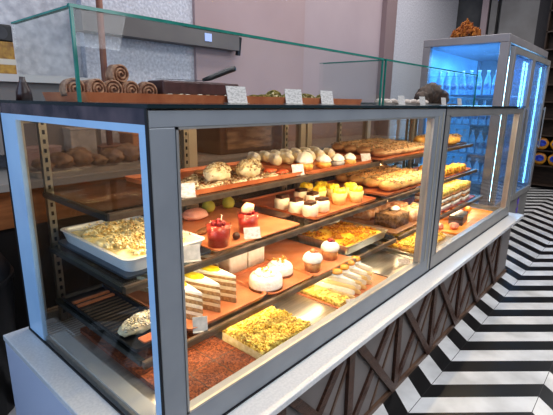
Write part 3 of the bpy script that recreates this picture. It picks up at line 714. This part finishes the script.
bm = B(); box(bm, -.155, .165, -.045, .045, 0, .064); obj('cake_body', bm, mat('maroon_choc', (.055, .016, .014), (.10, .035, .03), scale=20, rough=.4), t, bevel=.006)
bm = B(); box(bm, -.156, .166, -.046, .046, .018, .026); obj('filling_line', bm, M_choc, t)
t = thing('cake_knife', 'long steel knife with black handle lying across the dark cake bar', 'knife', (.475, .46, ZT+.0685))
bm = B(); bar(bm, (-.16, -.02, .0015), (.02, -.02, .0045), .016, .0015, (0, 0, 1)); obj('blade', bm, mat('knife_steel', (.6, .6, .62), rough=.2, metal=1), t)
bm = B(); tube(bm, [(.02, -.02, .006), (.05, -.02, .014), (.14, -.02, .045), (.165, -.02, .052), (.17, -.02, .053)], [.005, .009, .0105, .010, .004], 10); obj('handle', bm, M_black, t, True)
t = thing('cake_slicer', 'thin steel cake server resting on the dark cake bar', 'cake server', (.475, .46, ZT+.0685))
bm = B(); bar(bm, (-.02, .02, .001), (.15, .02, .001), .012, .0015, (0, 0, 1)); obj('blade', bm, MATS['knife_steel'], t)
for i in range(9):
    x = .31+.038*i+R.uniform(-.006, .006); bm = B(); lump(bm, (0, 0, .011), (.021, .016, .012), i, .22, 4, 2, .8)
    pale = i % 3 != 1
    tag(obj('nougat_piece' if pale else 'brown_nougat_piece', bm, mat('nougat', (.62, .55, .42), (.85, .80, .70), scale=50, rough=.6, bump=.5) if pale else M_nut, None, True),
        'pale nougat piece in the front row before the dark cake bar' if pale else 'brown nutty piece in the front row before the dark cake bar', 'sweet', 'pale nougat pieces' if pale else 'brown nutty pieces', (x, .378+R.uniform(-.004, .004), ZT+.003))
# green-gold nut pastries
for i, (x, y, r) in enumerate(((.70, .40, .1), (.775, .43, .3), (.85, .47, -.2), (.92, .42, .4), (.99, .48, .0), (1.06, .43, -.3), (1.12, .49, .2), (1.19, .44, .1), (.955, .53, .2), (1.09, .545, .1))):
    names = ['first', 'second', 'third', 'fourth', 'fifth', 'sixth', 'seventh', 'eighth']
    l = 'pistachio crumb pastry on the top tray, %s from the dark cake bar' % names[i] if i < 8 else ('pistachio crumb pastry piled at the back of the top tray, nearer the dark cake bar', 'pistachio crumb pastry piled at the back of the top tray, nearer the screen end')[i-8]
    nut_roll(l, x, y, ZT+.003, .085, r, 60+i, mat('pistachio_crumb', (.22, .20, .05), (.62, .50, .18), scale=70, rough=.7, bump=.8, vor=True, contrast=(.1, .85)), rr=.013+.0012*min(i, 6) if i < 8 else .026)
for i, (x, l) in enumerate(((.545, 'white price card inside the glass screen, in front of the dark cake bar'), (.842, 'white price card inside the glass screen, before the pistachio pastries'), (1.065, 'white price card inside the glass screen, nearest the screen joint'))):
    price_card(l, x, .320, ZT, (.10, .095, .095)[i], .056, (.12, -.05, .05)[i], .2)
# far guard
tray('serving_tray', 'pale tray behind the far glass screen on the case top', 1.56, 2.86, .36, .60, ZT, .010, mat('grey_tray', (.34, .30, .28), rough=.4), r=.01)
t = thing('chocolate_mound', 'dark brown lumpy chocolate cake mound behind the far glass screen', 'cake', (2.53, .48, ZT+.003))
bm = B()
for i, (x, y, z, r) in enumerate(((-.16, 0, .03, .055), (-.08, .01, .05, .07), (0, 0, .06, .075), (.09, 0, .045, .07), (.16, .0, .03, .05), (-.03, 0, .085, .045))): lump(bm, (x, y, z), (r*1.1, r*.7, r*.7), i, .2, 3, 3)
for v in bm.verts: v.co.z = max(0, v.co.z)
t.scale = (1.15, 1.1, 1.25); t.location.x = 2.58
obj('cake_lumps', bm, mat('cocoa_lumps', (.035, .022, .018), (.12, .075, .055), scale=30, rough=.6, bump=.6), t, True)
for i in range(8):
    x = 1.68+.085*i; 
    bm = B(); lump(bm, (0, 0, .014), (.034, .024, .017), 80+i, .15, 3, 2, .8)
    tag(obj('sugared_bun', bm, mat('sugar_pink', (.60, .48, .42), (.80, .72, .66), scale=30, rough=.7), None, True), 'small sugared bun behind the far screen, left of the chocolate mound', 'bun', 'sugared buns behind the far screen', (x, .41, ZT+.003))
for i, (x, l) in enumerate(((1.80, 'white price card behind the far screen, first after the joint'), (2.08, 'white price card behind the far screen, left of the chocolate mound'), (2.42, 'white price card behind the far screen, in front of the chocolate mound'), (2.72, 'white price card behind the far screen, right of the chocolate mound'))):
    price_card(l, x, .335, ZT, .08, .05, 0, .2)

# ------------------------------------------------------------------ drinks cooler
FX, FY, FW, FH, FD = 3.58, .289, 1.607, 1.887, .729
f = thing('drinks_cooler', 'tall grey upright drinks cooler with blue lit glass side and doors', 'fridge', (FX, FY, 0))
M_fr = mat('cooler_grey', (.215, .20, .21), (.26, .245, .25), scale=4, rough=.4)
M_fr2 = mat('cooler_taupe', (.22, .21, .205), (.26, .25, .24), scale=4, rough=.35)
bm = B()
box(bm, 0, FW, 0, FD, 1.82, FH); box(bm, 0, FW, 0, FD, 0.02, .36)
box(bm, 0, .07, 0, .07, .36, 1.82); box(bm, 0, .06, FD-.07, FD, .36, 1.82); box(bm, FW-.05, FW, 0, .07, .36, 1.82); box(bm, FW-.05, FW, FD-.05, FD, .36, 1.82)
obj('cabinet', bm, M_fr, f, bevel=.006)
obj('back_wall', bx(.06, FW-.05, FD-.02, FD-.005, .36, 1.82), mat('cooler_back', (.10, .22, .36), (.20, .40, .60), scale=3, rough=.3, emit=.55, emitc=(.12, .45, .85)), f)  # emission put into the wall for the cooler's blue brightness
obj('side_glass', bx(.01, .02, .07, FD-.07, .36, 1.82), glass('cooler_glass', (.75, .88, 1), k=.7, haze=.10, hazec=(.3, .6, .95)), f)  # blue haze in the pane imitates the lit interior
obj('right_side', bx(FW-.02, FW-.005, .07, FD-.05, .36, 1.82), M_fr2, f)
bm = B()
for q in (0.02,): box(bm, .07, FW-.04, -.006, .0, 1.796, 1.806)
obj('header_line', bm, M_dark, f)
obj('lower_grille', bx(.0, FW, -.012, 0, .03, .34), mat('cooler_plinth', (.20, .19, .18), (.25, .24, .23), scale=4, rough=.4), f)
for a, b_ in ((.06, .80), (.815, FW-.01)):
    bm = B(); w_ = .055
    box(bm, a, a+w_, -.04, -.002, .36, 1.79); box(bm, b_-w_, b_, -.04, -.002, .36, 1.79); box(bm, a+w_, b_-w_, -.04, -.002, 1.735, 1.79); box(bm, a+w_, b_-w_, -.04, -.002, .36, .42)
    dr = obj('glass_door', bm, M_fr2, f, bevel=.004)
    obj('door_pane', bx(a+w_, b_-w_, -.022, -.016, .42, 1.735), glass('door_pane', (.6, .8, 1), k=1.0, haze=.3, hazec=(.40, .62, .95)), dr)  # blue haze mixed into the pane to brighten the doors
    bm = B(); tube(bm, [(b_-.03, -.06, .85), (b_-.03, -.06, 1.3)], .008, 8); box(bm, b_-.036, b_-.024, -.06, -.04, .86, .88); box(bm, b_-.036, b_-.024, -.06, -.04, 1.27, 1.29); obj('door_handle', bm, M_frame2, dr)
M_led = mat('cool_led', (.6, .85, 1), emit=12, emitc=(.45, .80, 1))
for x in (.20, .74, .87, 1.10, 1.52):
    bm = B(); tube(bm, [(x, .03, .44), (x, .03, 1.72)], .009, 8); obj('lamp_tube', bm, M_led, f)
for z in (.62, .88, 1.14, 1.40):
    obj('wire_shelf', bx(.03, FW-.06, .06, FD-.03, z-.006, z), mat('cool_shelf', (.25, .4, .55), rough=.3, metal=.3), f)
# blue-violet star emblem on the plinth
bm = B(); cx, cz = 1.18, .235
for s in range(2):
    zc = cz+.05-.10*s; pts = []
    for k in range(10):
        a = PI/2+k*PI/5; r = .055 if k % 2 == 0 else .026
        pts.append((cx+r*math.cos(a), zc+r*math.sin(a)))
    a_ = [bm.verts.new((x, -.0135, z)) for x, z in pts]; b2 = [bm.verts.new((x, -.0155, z)) for x, z in pts]
    bm.faces.new(a_); bm.faces.new(b2)
    for k in range(10): bm.faces.new((a_[k], a_[(k+1) % 10], b2[(k+1) % 10], b2[k]))
obj('star_emblem', bm, mat('violet_star', (.12, .06, .42), emit=.1, emitc=(.2, .1, .8)), f)
def bottle():
    t = thing('drink_bottle', '', 'bottle')
    bm = B(); lathe(bm, [(0, 0), (.026, 0), (.028, .01), (.028, .12), (.020, .155), (.011, .175), (.011, .195), (0, .195)], 14); obj('body', bm, mat('bottle_body', (.20, .45, .70), (.5, .78, .95), scale=10, rough=.15, emit=.25, emitc=(.2, .6, 1)), t, True)  # body glows to imitate the cooler's blue light on it
    bm = B(); lathe(bm, [(0, .193), (.013, .193), (.013, .212), (0, .212)], 12); obj('cap', bm, mat('bottle_cap', (.75, .85, .9), rough=.3), t, True)
    bm = B(); lathe(bm, [(.0283, .045), (.0287, .045), (.0287, .10), (.0283, .10)], 14); obj('label', bm, mat('bottle_label', (.55, .75, .9), (.10, .18, .4), scale=30, rough=.4), t, True)
    return t
bt = bottle(); first = True
for zi, z in enumerate((.62, .88, 1.14, 1.40)):
    for j in range(8):
        x, y = FX+.15+R.uniform(-.01, .01), FY+.10+j*.072
        lab = 'blue lit bottle standing on the %s cooler shelf behind the side glass' % ('bottom', 'second', 'third', 'uppermost')[zi]
        o = bt if first else dup(bt, (x, y, z), R.uniform(0, 3)); first = False
        o.location = (x, y, z); o['label'] = lab; o['group'] = 'bottles on the %s cooler shelf' % ('bottom', 'second', 'third', 'uppermost')[zi]
# dried flowers on the cooler
t = thing('dried_flowers', 'clump of orange-brown dried flowers on top of the cooler', 'flowers', (FX+.13, FY+.40, FH)); t.scale = (.68, .68, 1.15)
bm = B(); lathe(bm, [(0, 0), (.07, 0), (.09, .03), (.085, .03), (.065, .006), (0, .006)], 20); obj('bowl', bm, M_choc, t, True)
bm = B(); rnd = random.Random(4)
for _ in range(420):
    a = rnd.uniform(0, 2*PI); r = rnd.uniform(0, .18); 
    crumb(bm, (r*.9*math.cos(a), r*math.sin(a), .015+rnd.uniform(0, .125)*(1-r/.25)), .026, rnd)
o = obj('petals', bm, mat('dried_petals', (.20, .05, .015), (.62, .25, .05), scale=25, rough=.7), t); o['kind'] = 'stuff'

# ------------------------------------------------------------------ room
def chevron_floor():
    m, nt = _new('chevron_floor'); N = nt.nodes; Lk = nt.links
    out = N.new('ShaderNodeOutputMaterial'); b = N.new('ShaderNodeBsdfPrincipled'); Lk.new(b.outputs[0], out.inputs[0])
    tc = N.new('ShaderNodeTexCoord'); sp = N.new('ShaderNodeSeparateXYZ'); Lk.new(tc.outputs['Object'], sp.inputs[0])
    def mth(op, a, b=None, c=None):
        n = N.new('ShaderNodeMath'); n.operation = op
        for i, v in enumerate((a, b, c)):
            if v is None: continue
            if isinstance(v, (int, float)): n.inputs[i].default_value = v
            else: Lk.new(v, n.inputs[i])
        return n.outputs[0]
    # zigzag: ridges at y = -.134 (low x) and y = -.539 (high x)
    H = .405; Y0 = -.134
    u = mth('DIVIDE', mth('SUBTRACT', sp.outputs[1], Y0), H)
    tri = mth('PINGPONG', u, 1.0)
    s = mth('SUBTRACT', sp.outputs[0], mth('MULTIPLY', tri, .378))
    ph = mth('FRACT', mth('DIVIDE', mth('SUBTRACT', s, 1.261), .2605))
    black = mth('LESS_THAN', ph, .475)
    # thin tile seams along the folds and at each stripe
    du = mth('ABSOLUTE', mth('SUBTRACT', mth('FRACT', mth('ADD', u, .5)), .5))
    seam = mth('LESS_THAN', du, .0035)
    nz = N.new('ShaderNodeTexNoise'); nz.inputs['Scale'].default_value = 5; nz.inputs['Detail'].default_value = 6; Lk.new(tc.outputs['Object'], nz.inputs['Vector'])
    wr = N.new('ShaderNodeValToRGB'); Lk.new(nz.outputs['Fac'], wr.inputs[0]); wr.color_ramp.elements[0].color = (.50, .50, .49, 1); wr.color_ramp.elements[1].color = (.70, .70, .69, 1); wr.color_ramp.elements[0].position = .35; wr.color_ramp.elements[1].position = .6
    mx = N.new('ShaderNodeMix'); mx.data_type = 'RGBA'; Lk.new(black, mx.inputs[0]); Lk.new(wr.outputs[0], mx.inputs[6]); mx.inputs[7].default_value = (.010, .010, .011, 1)
    m2 = N.new('ShaderNodeMix'); m2.data_type = 'RGBA'; Lk.new(seam, m2.inputs[0]); Lk.new(mx.outputs[2], m2.inputs[6]); m2.inputs[7].default_value = (.05, .05, .05, 1)
    Lk.new(m2.outputs[2], b.inputs['Base Color']); b.inputs['Roughness'].default_value = .32
    return m
struct(obj('floor', bx(-2.0, 8.2, -3.0, 2.6, -.05, 0), chevron_floor()))
M_brick = mat('white_stucco', (.46, .46, .50), (.64, .64, .68), scale=50, rough=.9, bump=.9, bscale=45, detail=6)
M_brick2 = mat('white_brick', (.42, .42, .45), (.60, .60, .62), scale=20, rough=.85, bump=.6, bscale=40)
M_mauve = mat('mauve_paint', (.39, .285, .28), (.43, .32, .315), scale=1.5, rough=.7)
M_mauve2 = mat('mauve_light', (.41, .325, .335), (.45, .36, .37), scale=1.5, rough=.7)
YB = 2.2
w_ = obj('wall_back', bx(-2.0, 8.2, YB+.06, YB+.2, 0, 3.6), M_brick2); struct(w_)
bm = B(); box(bm, .94, 1.84, YB-.0, YB+.06, 0, 3.6)
struct(obj('trim_1', bm, M_brick))
def struct_label(o): return o
bm = B(); box(bm, 1.84, 3.26, YB-.03, YB+.06, 0, 3.6); struct(obj('trim_2', bm, M_mauve))
bm = B(); box(bm, 3.26, 4.92, YB-.0, YB+.06, 0, 3.6); struct(obj('trim_3', bm, M_mauve2))
bm = B(); box(bm, 4.92, 5.20, YB-.07, YB+.06, 0, 3.6); struct(obj('trim_4', bm, mat('rose_post', (.26, .19, .19), rough=.6)))
bm = B(); box(bm, 5.20, 7.6, YB-.0, YB+.06, 0, 3.6)
struct(obj('trim_5', bm, M_brick))
struct(obj('ceiling', bx(-2.0, 8.2, -3.0, 2.6, 3.6, 3.7), mat('ceiling_grey', (.22, .21, .22), rough=.8)))
struct(obj('wall_right', bx(7.75, 7.9, -3.0, 2.4, 0, 3.6), mat('right_wall_grey', (.10, .10, .105), (.14, .14, .14), scale=4, rough=.8)))
# pilasters on the right wall
for i, (y0, y1, m) in enumerate(((1.70, 1.80, M_mauve2), (1.56, 1.66, M_fr2), (.95, 1.50, mat('pilaster_grey', (.22, .21, .205), (.27, .265, .26), scale=3, rough=.7)))):
    struct(obj('trim_%d' % (6+i), bx(7.60, 7.75, y0, y1, 0, 3.6), m))
struct(obj('trim_9', bx(7.66, 7.75, 1.66, 1.70, 0, 3.6), M_dark))
struct(obj('trim_10', bx(7.60, 7.75, .78, .95, 0, 3.6), mat('corner_dark', (.045, .042, .045), rough=.7)))
# dark plank shelving along the right wall
t = thing('snack_shelf', 'dark plank shelving unit against the right wall beyond the cooler', 'shelf', (7.6, 0, 0))
M_plank = mat('dark_plank', (.030, .018, .012), (.06, .035, .022), scale=5, rough=.6, stretch=(1, 1, 8))
obj('back_board', bx(.10, .14, -2.4, .78, 0, 3.3), M_plank, t)
for z in (.05, .36, .60, .84, 1.10, 1.36, 1.62, 1.88, 2.14, 2.4, 2.7, 3.0):
    obj('plank_shelf', bx(-.12, .10, -2.4, .78, z, z+.02), mat('plank_edge', (.05, .032, .022), rough=.5), t)
for y in (.76, -.1, -.9, -1.7): obj('upright', bx(-.12, .10, y, y+.02, 0, 3.3), M_plank, t)
bag_l = 0
for zi, z in enumerate((.38, .62)):
    for j in range(3):
        y = .60-j*.21
        lab = 'orange snack bag with round blue badge on the %s of two stocked planks' % ('lower', 'upper')[zi]
        t = thing('snack_bag', lab, 'snack bag', (7.53, y, z), 0, 'orange snack bags on the %s plank' % ('lower', 'upper')[zi]); t.scale = (1.15, 1.25, 1.02)
        bm = B(); lump(bm, (0, 0, .10), (.03, .078, .10), j+zi*3, .04, 2, 3, .98); obj('bag', bm, mat('bag_orange', (.40, .16, .02), (.75, .40, .03), scale=8, rough=.35), t, True)
        bm = B(); n = 24
        c1 = [bm.verts.new((-.034, .052*math.cos(2*PI*k/n), .11+.05*math.sin(2*PI*k/n))) for k in range(n)]; c2 = [bm.verts.new((-.028, .052*math.cos(2*PI*k/n), .11+.05*math.sin(2*PI*k/n))) for k in range(n)]
        bm.faces.new(c1); bm.faces.new(c2)
        for k in range(n): bm.faces.new((c1[k], c1[(k+1) % n], c2[(k+1) % n], c2[k]))
        obj('badge', bm, mat('badge_blue', (.01, .02, .22), (.05, .10, .5), scale=40, rough=.3), t)
# grey beam + sticker stand in for a reflection in the first guard's glass; wooden pole
t = thing('reflection_band', 'dark grey beam standing in for a reflection in the glass screen', 'band', (0, YB-.09, 0))
obj('band_body', bx(.88, 2.24, -.03, .085, 1.735, 1.88), mat('band_grey', (.14, .12, .115), (.17, .15, .14), scale=3, rough=.5), t)
obj('reflected_sticker', bx(1.86, 1.93, -.035, -.03, 1.775, 1.835), mat('reflected_sticker_blue', (.45, .55, .9), rough=.5, emit=.2), t)
bm = B(); bar(bm, (2.25, .0, 1.70), (2.27, .0, 1.85), .03, .03); obj('reflected_mark', bm, M_black, t)
bm = B(); tube(bm, [(.93, 1.95, .9), (.935, 1.95, 2.3)], .02, 10)
tag(obj('wooden_pole', bm, mat('pole_brown', (.16, .06, .04), (.24, .10, .06), scale=10, rough=.5), None, True), 'upright brown wooden pole behind the cinnamon rolls', 'pole')

# ------------------------------------------------------------------ back counter and shelves behind the case
t = thing('back_counter', 'staff work counter with white top and orange wood front behind the case', 'counter', (0, 0, 0))
obj('counter_top', bx(-1.2, 4.6, 1.55, 2.14, .875, .91), mat('backtop', (.30, .29, .27), rough=.35), t)
obj('counter_plinth', bx(-1.15, 4.55, 1.62, 2.13, 0, .68), mat('plinth_dark', (.012, .010, .010), rough=.6), t)
obj('counter_body', bx(-1.15, 4.55, 1.60, 2.13, .68, .875), mat('orange_wood', (.22, .085, .03), (.34, .14, .05), scale=5, rough=.5, stretch=(1, 1, 8)), t)
t = thing('wall_ledge', 'pale ledge on the wall at the left edge behind the glass screen', 'ledge', (0, 0, 0))
obj('ledge_board', bx(-1.2, .93, 1.95, 2.24, 1.40, 1.44), mat('ledge_pale', (.48, .46, .44), rough=.5), t)
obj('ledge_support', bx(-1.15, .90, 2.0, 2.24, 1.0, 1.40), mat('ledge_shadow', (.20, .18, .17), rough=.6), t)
cols = [((.20, .09, .02), (.45, .26, .04)), ((.30, .12, .02), (.6, .3, .03)), ((.5, .32, .04), (.75, .5, .1))]
for i, (x, l) in enumerate(((.36, 'mustard brown snack box on the wall ledge under the small black speaker'), (.16, 'brown snack box on the wall ledge with nothing on top'))):
    t = thing('snack_box', l, 'box', (x, 2.06, 1.44)); 
    obj('box_body', bx(-.085, .085, -.06, .06, 0, .17), mat('snack_col%d' % i, *cols[i], scale=25, rough=.4), t, bevel=.004)
    obj('box_band', bx(-.086, .086, -.0615, .0615, .05, .08), mat('snack_band', (.55, .50, .42), rough=.5), t)
t = thing('black_speaker', 'small black speaker on the snack boxes at the left edge', 'speaker', (.39, 2.06, 1.61))
obj('housing', bx(-.06, .06, -.05, .05, 0, .09), M_black, t, bevel=.008)
bm = B(); lathe(bm, [(.0, 0), (.03, .0), (.034, .006), (0, .004)], 20)
for v in bm.verts: v.co = Vector((v.co.x, -.05-v.co.z, .045+v.co.y))
obj('cone', bm, mat('speaker_cone', (.05, .05, .055), rough=.6), t)
bm = B(); lathe(bm, [(0, 0), (.024, 0), (.022, .03), (.009, .062), (.008, .072), (0, .072)], 18)
tag(obj('dark_bottle', bm, mat('bottle_brown', (.05, .02, .015), rough=.25), None, True), 'dark brown cone-shaped bottle at the left end of the case top', 'bottle', loc=(-.0+.055, .79, ZT))
# trays of bread seen through the case on the back counter
bread_spots = []
for i in range(10):
    x = .42+.10*i
    bm = B(); lump(bm, (0, 0, .03+.012*(i % 3)), (.042+.012*((i*7) % 3), .09, .034+.012*(i % 3)), i, .22, 2.5, 3, .85)
    tag(obj('bread_roll', bm, mat('roll_bread', (.20, .11, .06), (.40, .25, .14), scale=16, rough=.6), None, True), 'crusty bread roll in the basket row on the staff counter behind the case', 'bread', 'bread rolls on the staff counter', (x, 1.72, .935))
tray('bread_tray', 'wide steel tray of bread rolls on the staff counter', .34, 1.42, 1.60, 1.86, .91, .03, M_steel, r=.01)
for o_ in C.objects:
    pass
bxs = [(.50, .20, .12, 'pinkbox', (.34, .22, .20), (.46, .32, .30), 'pink cardboard carton at the left of the staff counter row'),
       (.74, .16, .22, 'greybag', (.36, .33, .30), (.55, .50, .46), 'tall grey paper bag on the staff counter next to the pink carton'),
       (.94, .20, .10, 'browncarton', (.12, .05, .03), (.22, .10, .06), 'low dark brown carton in the middle of the staff counter row'),
       (1.16, .18, .17, 'orangecarton', (.42, .17, .06), (.60, .28, .12), 'orange carton on the staff counter beside the dark brown carton'),
       (1.40, .22, .24, 'darkcarton', (.08, .05, .045), (.16, .11, .09), 'tall dark carton on the staff counter next to the oven')]
for x, w0, h0, mn, c1_, c2_, lb in bxs:
    t = thing('bakery_carton', lb, 'box', (x, 1.99, .91))
    obj('carton', bx(-w0/2, w0/2, -.09, .09, 0, h0), mat(mn, c1_, c2_, scale=18, rough=.6), t, bevel=.006)
    obj('carton_lid', bx(-w0/2-.003, w0/2+.003, -.093, .093, h0, h0+.012), mat(mn+'_lid', c2_, rough=.6), t, bevel=.002)
# brown oven seen behind the top shelf
t = thing('small_oven', 'brown fronted countertop oven on the staff counter behind the nut pastries', 'oven', (2.05, 1.92, .91))
obj('oven_body', bx(-.36, .36, -.2, .2, 0, .36), mat('oven_brown', (.10, .045, .025), rough=.4), t, bevel=.01)
d = obj('oven_door', bx(-.30, .20, -.215, -.2, .04, .32), mat('oven_glass', (.13, .06, .03), (.38, .24, .14), scale=6, rough=.2, stretch=(1, 1, 4)), t)
bm = B(); tube(bm, [(-.26, -.235, .29), (.16, -.235, .29)], .008, 8); box(bm, -.25, -.24, -.235, -.215, .284, .296); box(bm, .14, .15, -.235, -.215, .284, .296); obj('oven_handle', bm, M_steel, d)
# black rounded bin at the far left
t = thing('waste_bin', 'rounded black bin standing left of the display case end', 'bin', (-.16, 1.30, 0))
bm = B(); lathe(bm, [(0, 0), (.20, 0), (.24, .5), (.24, .62), (.20, .70), (.1, .76), (0, .77)], 32); obj('bin_body', bm, M_black, t, True)
bm = B(); lathe(bm, [(.243, .58), (.249, .58), (.249, .60), (.243, .60)], 32); obj('bin_rim', bm, M_black, t)

# ------------------------------------------------------------------ lights
def area(name, loc, size, energy, color, rot=(0, 0, 0), sy=None):
    l = bpy.data.lights.new(name, 'AREA'); l.energy = energy; l.color = color; l.size = size
    if sy: l.shape = 'RECTANGLE'; l.size_y = sy
    o = bpy.data.objects.new(name, l); C.objects.link(o); o.location = loc; o.rotation_euler = rot
    return o
W = (1, .76, .46)
for x0, x1, k in ((0, L1, 1), (L1, L2, .9)):
    xm = (x0+x1)/2; ln_ = x1-x0-.2
    area('case_light', (xm, .075, 1.268), ln_, 6.3*k, W, (math.radians(28), 0, 0), .02)
    area('case_light', (xm, .345, .988), ln_, 3.0*k, W, (math.radians(8), 0, 0), .02)
    area('case_light', (xm, .29, .794), ln_, 2.7*k, W, (math.radians(-4), 0, 0), .02)
    area('case_light', (xm, .225, .600), ln_, 2.0*k, W, (math.radians(-4), 0, 0), .02)
area('cooler_glow_fill', (FX-.02, FY+.36, 1.1), 1.3, 7, (.30, .62, 1), (0, math.radians(90), 0), .6)  # added outside the side glass to carry the cooler's blue spill
area('cooler_light', (FX+.5, FY+.3, 1.79), .8, 26, (.35, .70, 1), (0, 0, 0), .3)
area('ceiling_fill', (2.0, -1.2, 3.5), 3.0, 75, (.95, .96, 1), (0, 0, 0), 1.5)  # unseen overhead fill, added to brighten the room
area('ceiling_fill', (5.5, -1.2, 3.5), 3.0, 80, (1, .98, .96), (0, 0, 0), 1.5)
area('ceiling_fill', (3.4, 1.2, 3.5), 5.5, 70, (1, .95, .96), (0, 0, 0), .6)
area('front_fill', (.6, -2.4, 2.3), 2.4, 42, (.93, .95, 1), (math.radians(62), 0, 0), 1.2)  # added fill from the customer side for faces turned forward
area('daylight', (-1.95, .3, 1.9), 2.2, 52, (.50, .70, 1), (0, math.radians(-90), 0), 2.6)
wd = bpy.data.worlds.new('room_air'); scene.world = wd; wd.use_nodes = True
wd.node_tree.nodes['Background'].inputs[0].default_value = (.55, .60, .72, 1); wd.node_tree.nodes['Background'].inputs[1].default_value = .28

# ------------------------------------------------------------------ camera
CX, CY, CZ, YAW, PIT, ROL, F = -0.464, -0.737, 1.3166, 0.8525, 0.2446, 0.0154, 425.19
fv = Vector((math.cos(PIT)*math.sin(YAW), math.cos(PIT)*math.cos(YAW), -math.sin(PIT)))
rv = Vector((math.cos(YAW), -math.sin(YAW), 0)); uv = rv.cross(fv)
r2 = rv*math.cos(ROL)+uv*math.sin(ROL); u2 = -rv*math.sin(ROL)+uv*math.cos(ROL)
cam = bpy.data.cameras.new('camera'); co = bpy.data.objects.new('camera', cam); C.objects.link(co)
cam.sensor_width = 36; cam.lens = F/553*36; cam.clip_start = .02
M = Matrix((r2, u2, -fv)).transposed().to_4x4(); M.translation = Vector((CX, CY, CZ)); co.matrix_world = M
scene.camera = co
scene.view_settings.view_transform = 'Standard'
scene.view_settings.look = 'Medium High Contrast'
scene.view_settings.exposure = -.22
scene.cycles.transparent_max_bounces = 48
scene.cycles.max_bounces = 8
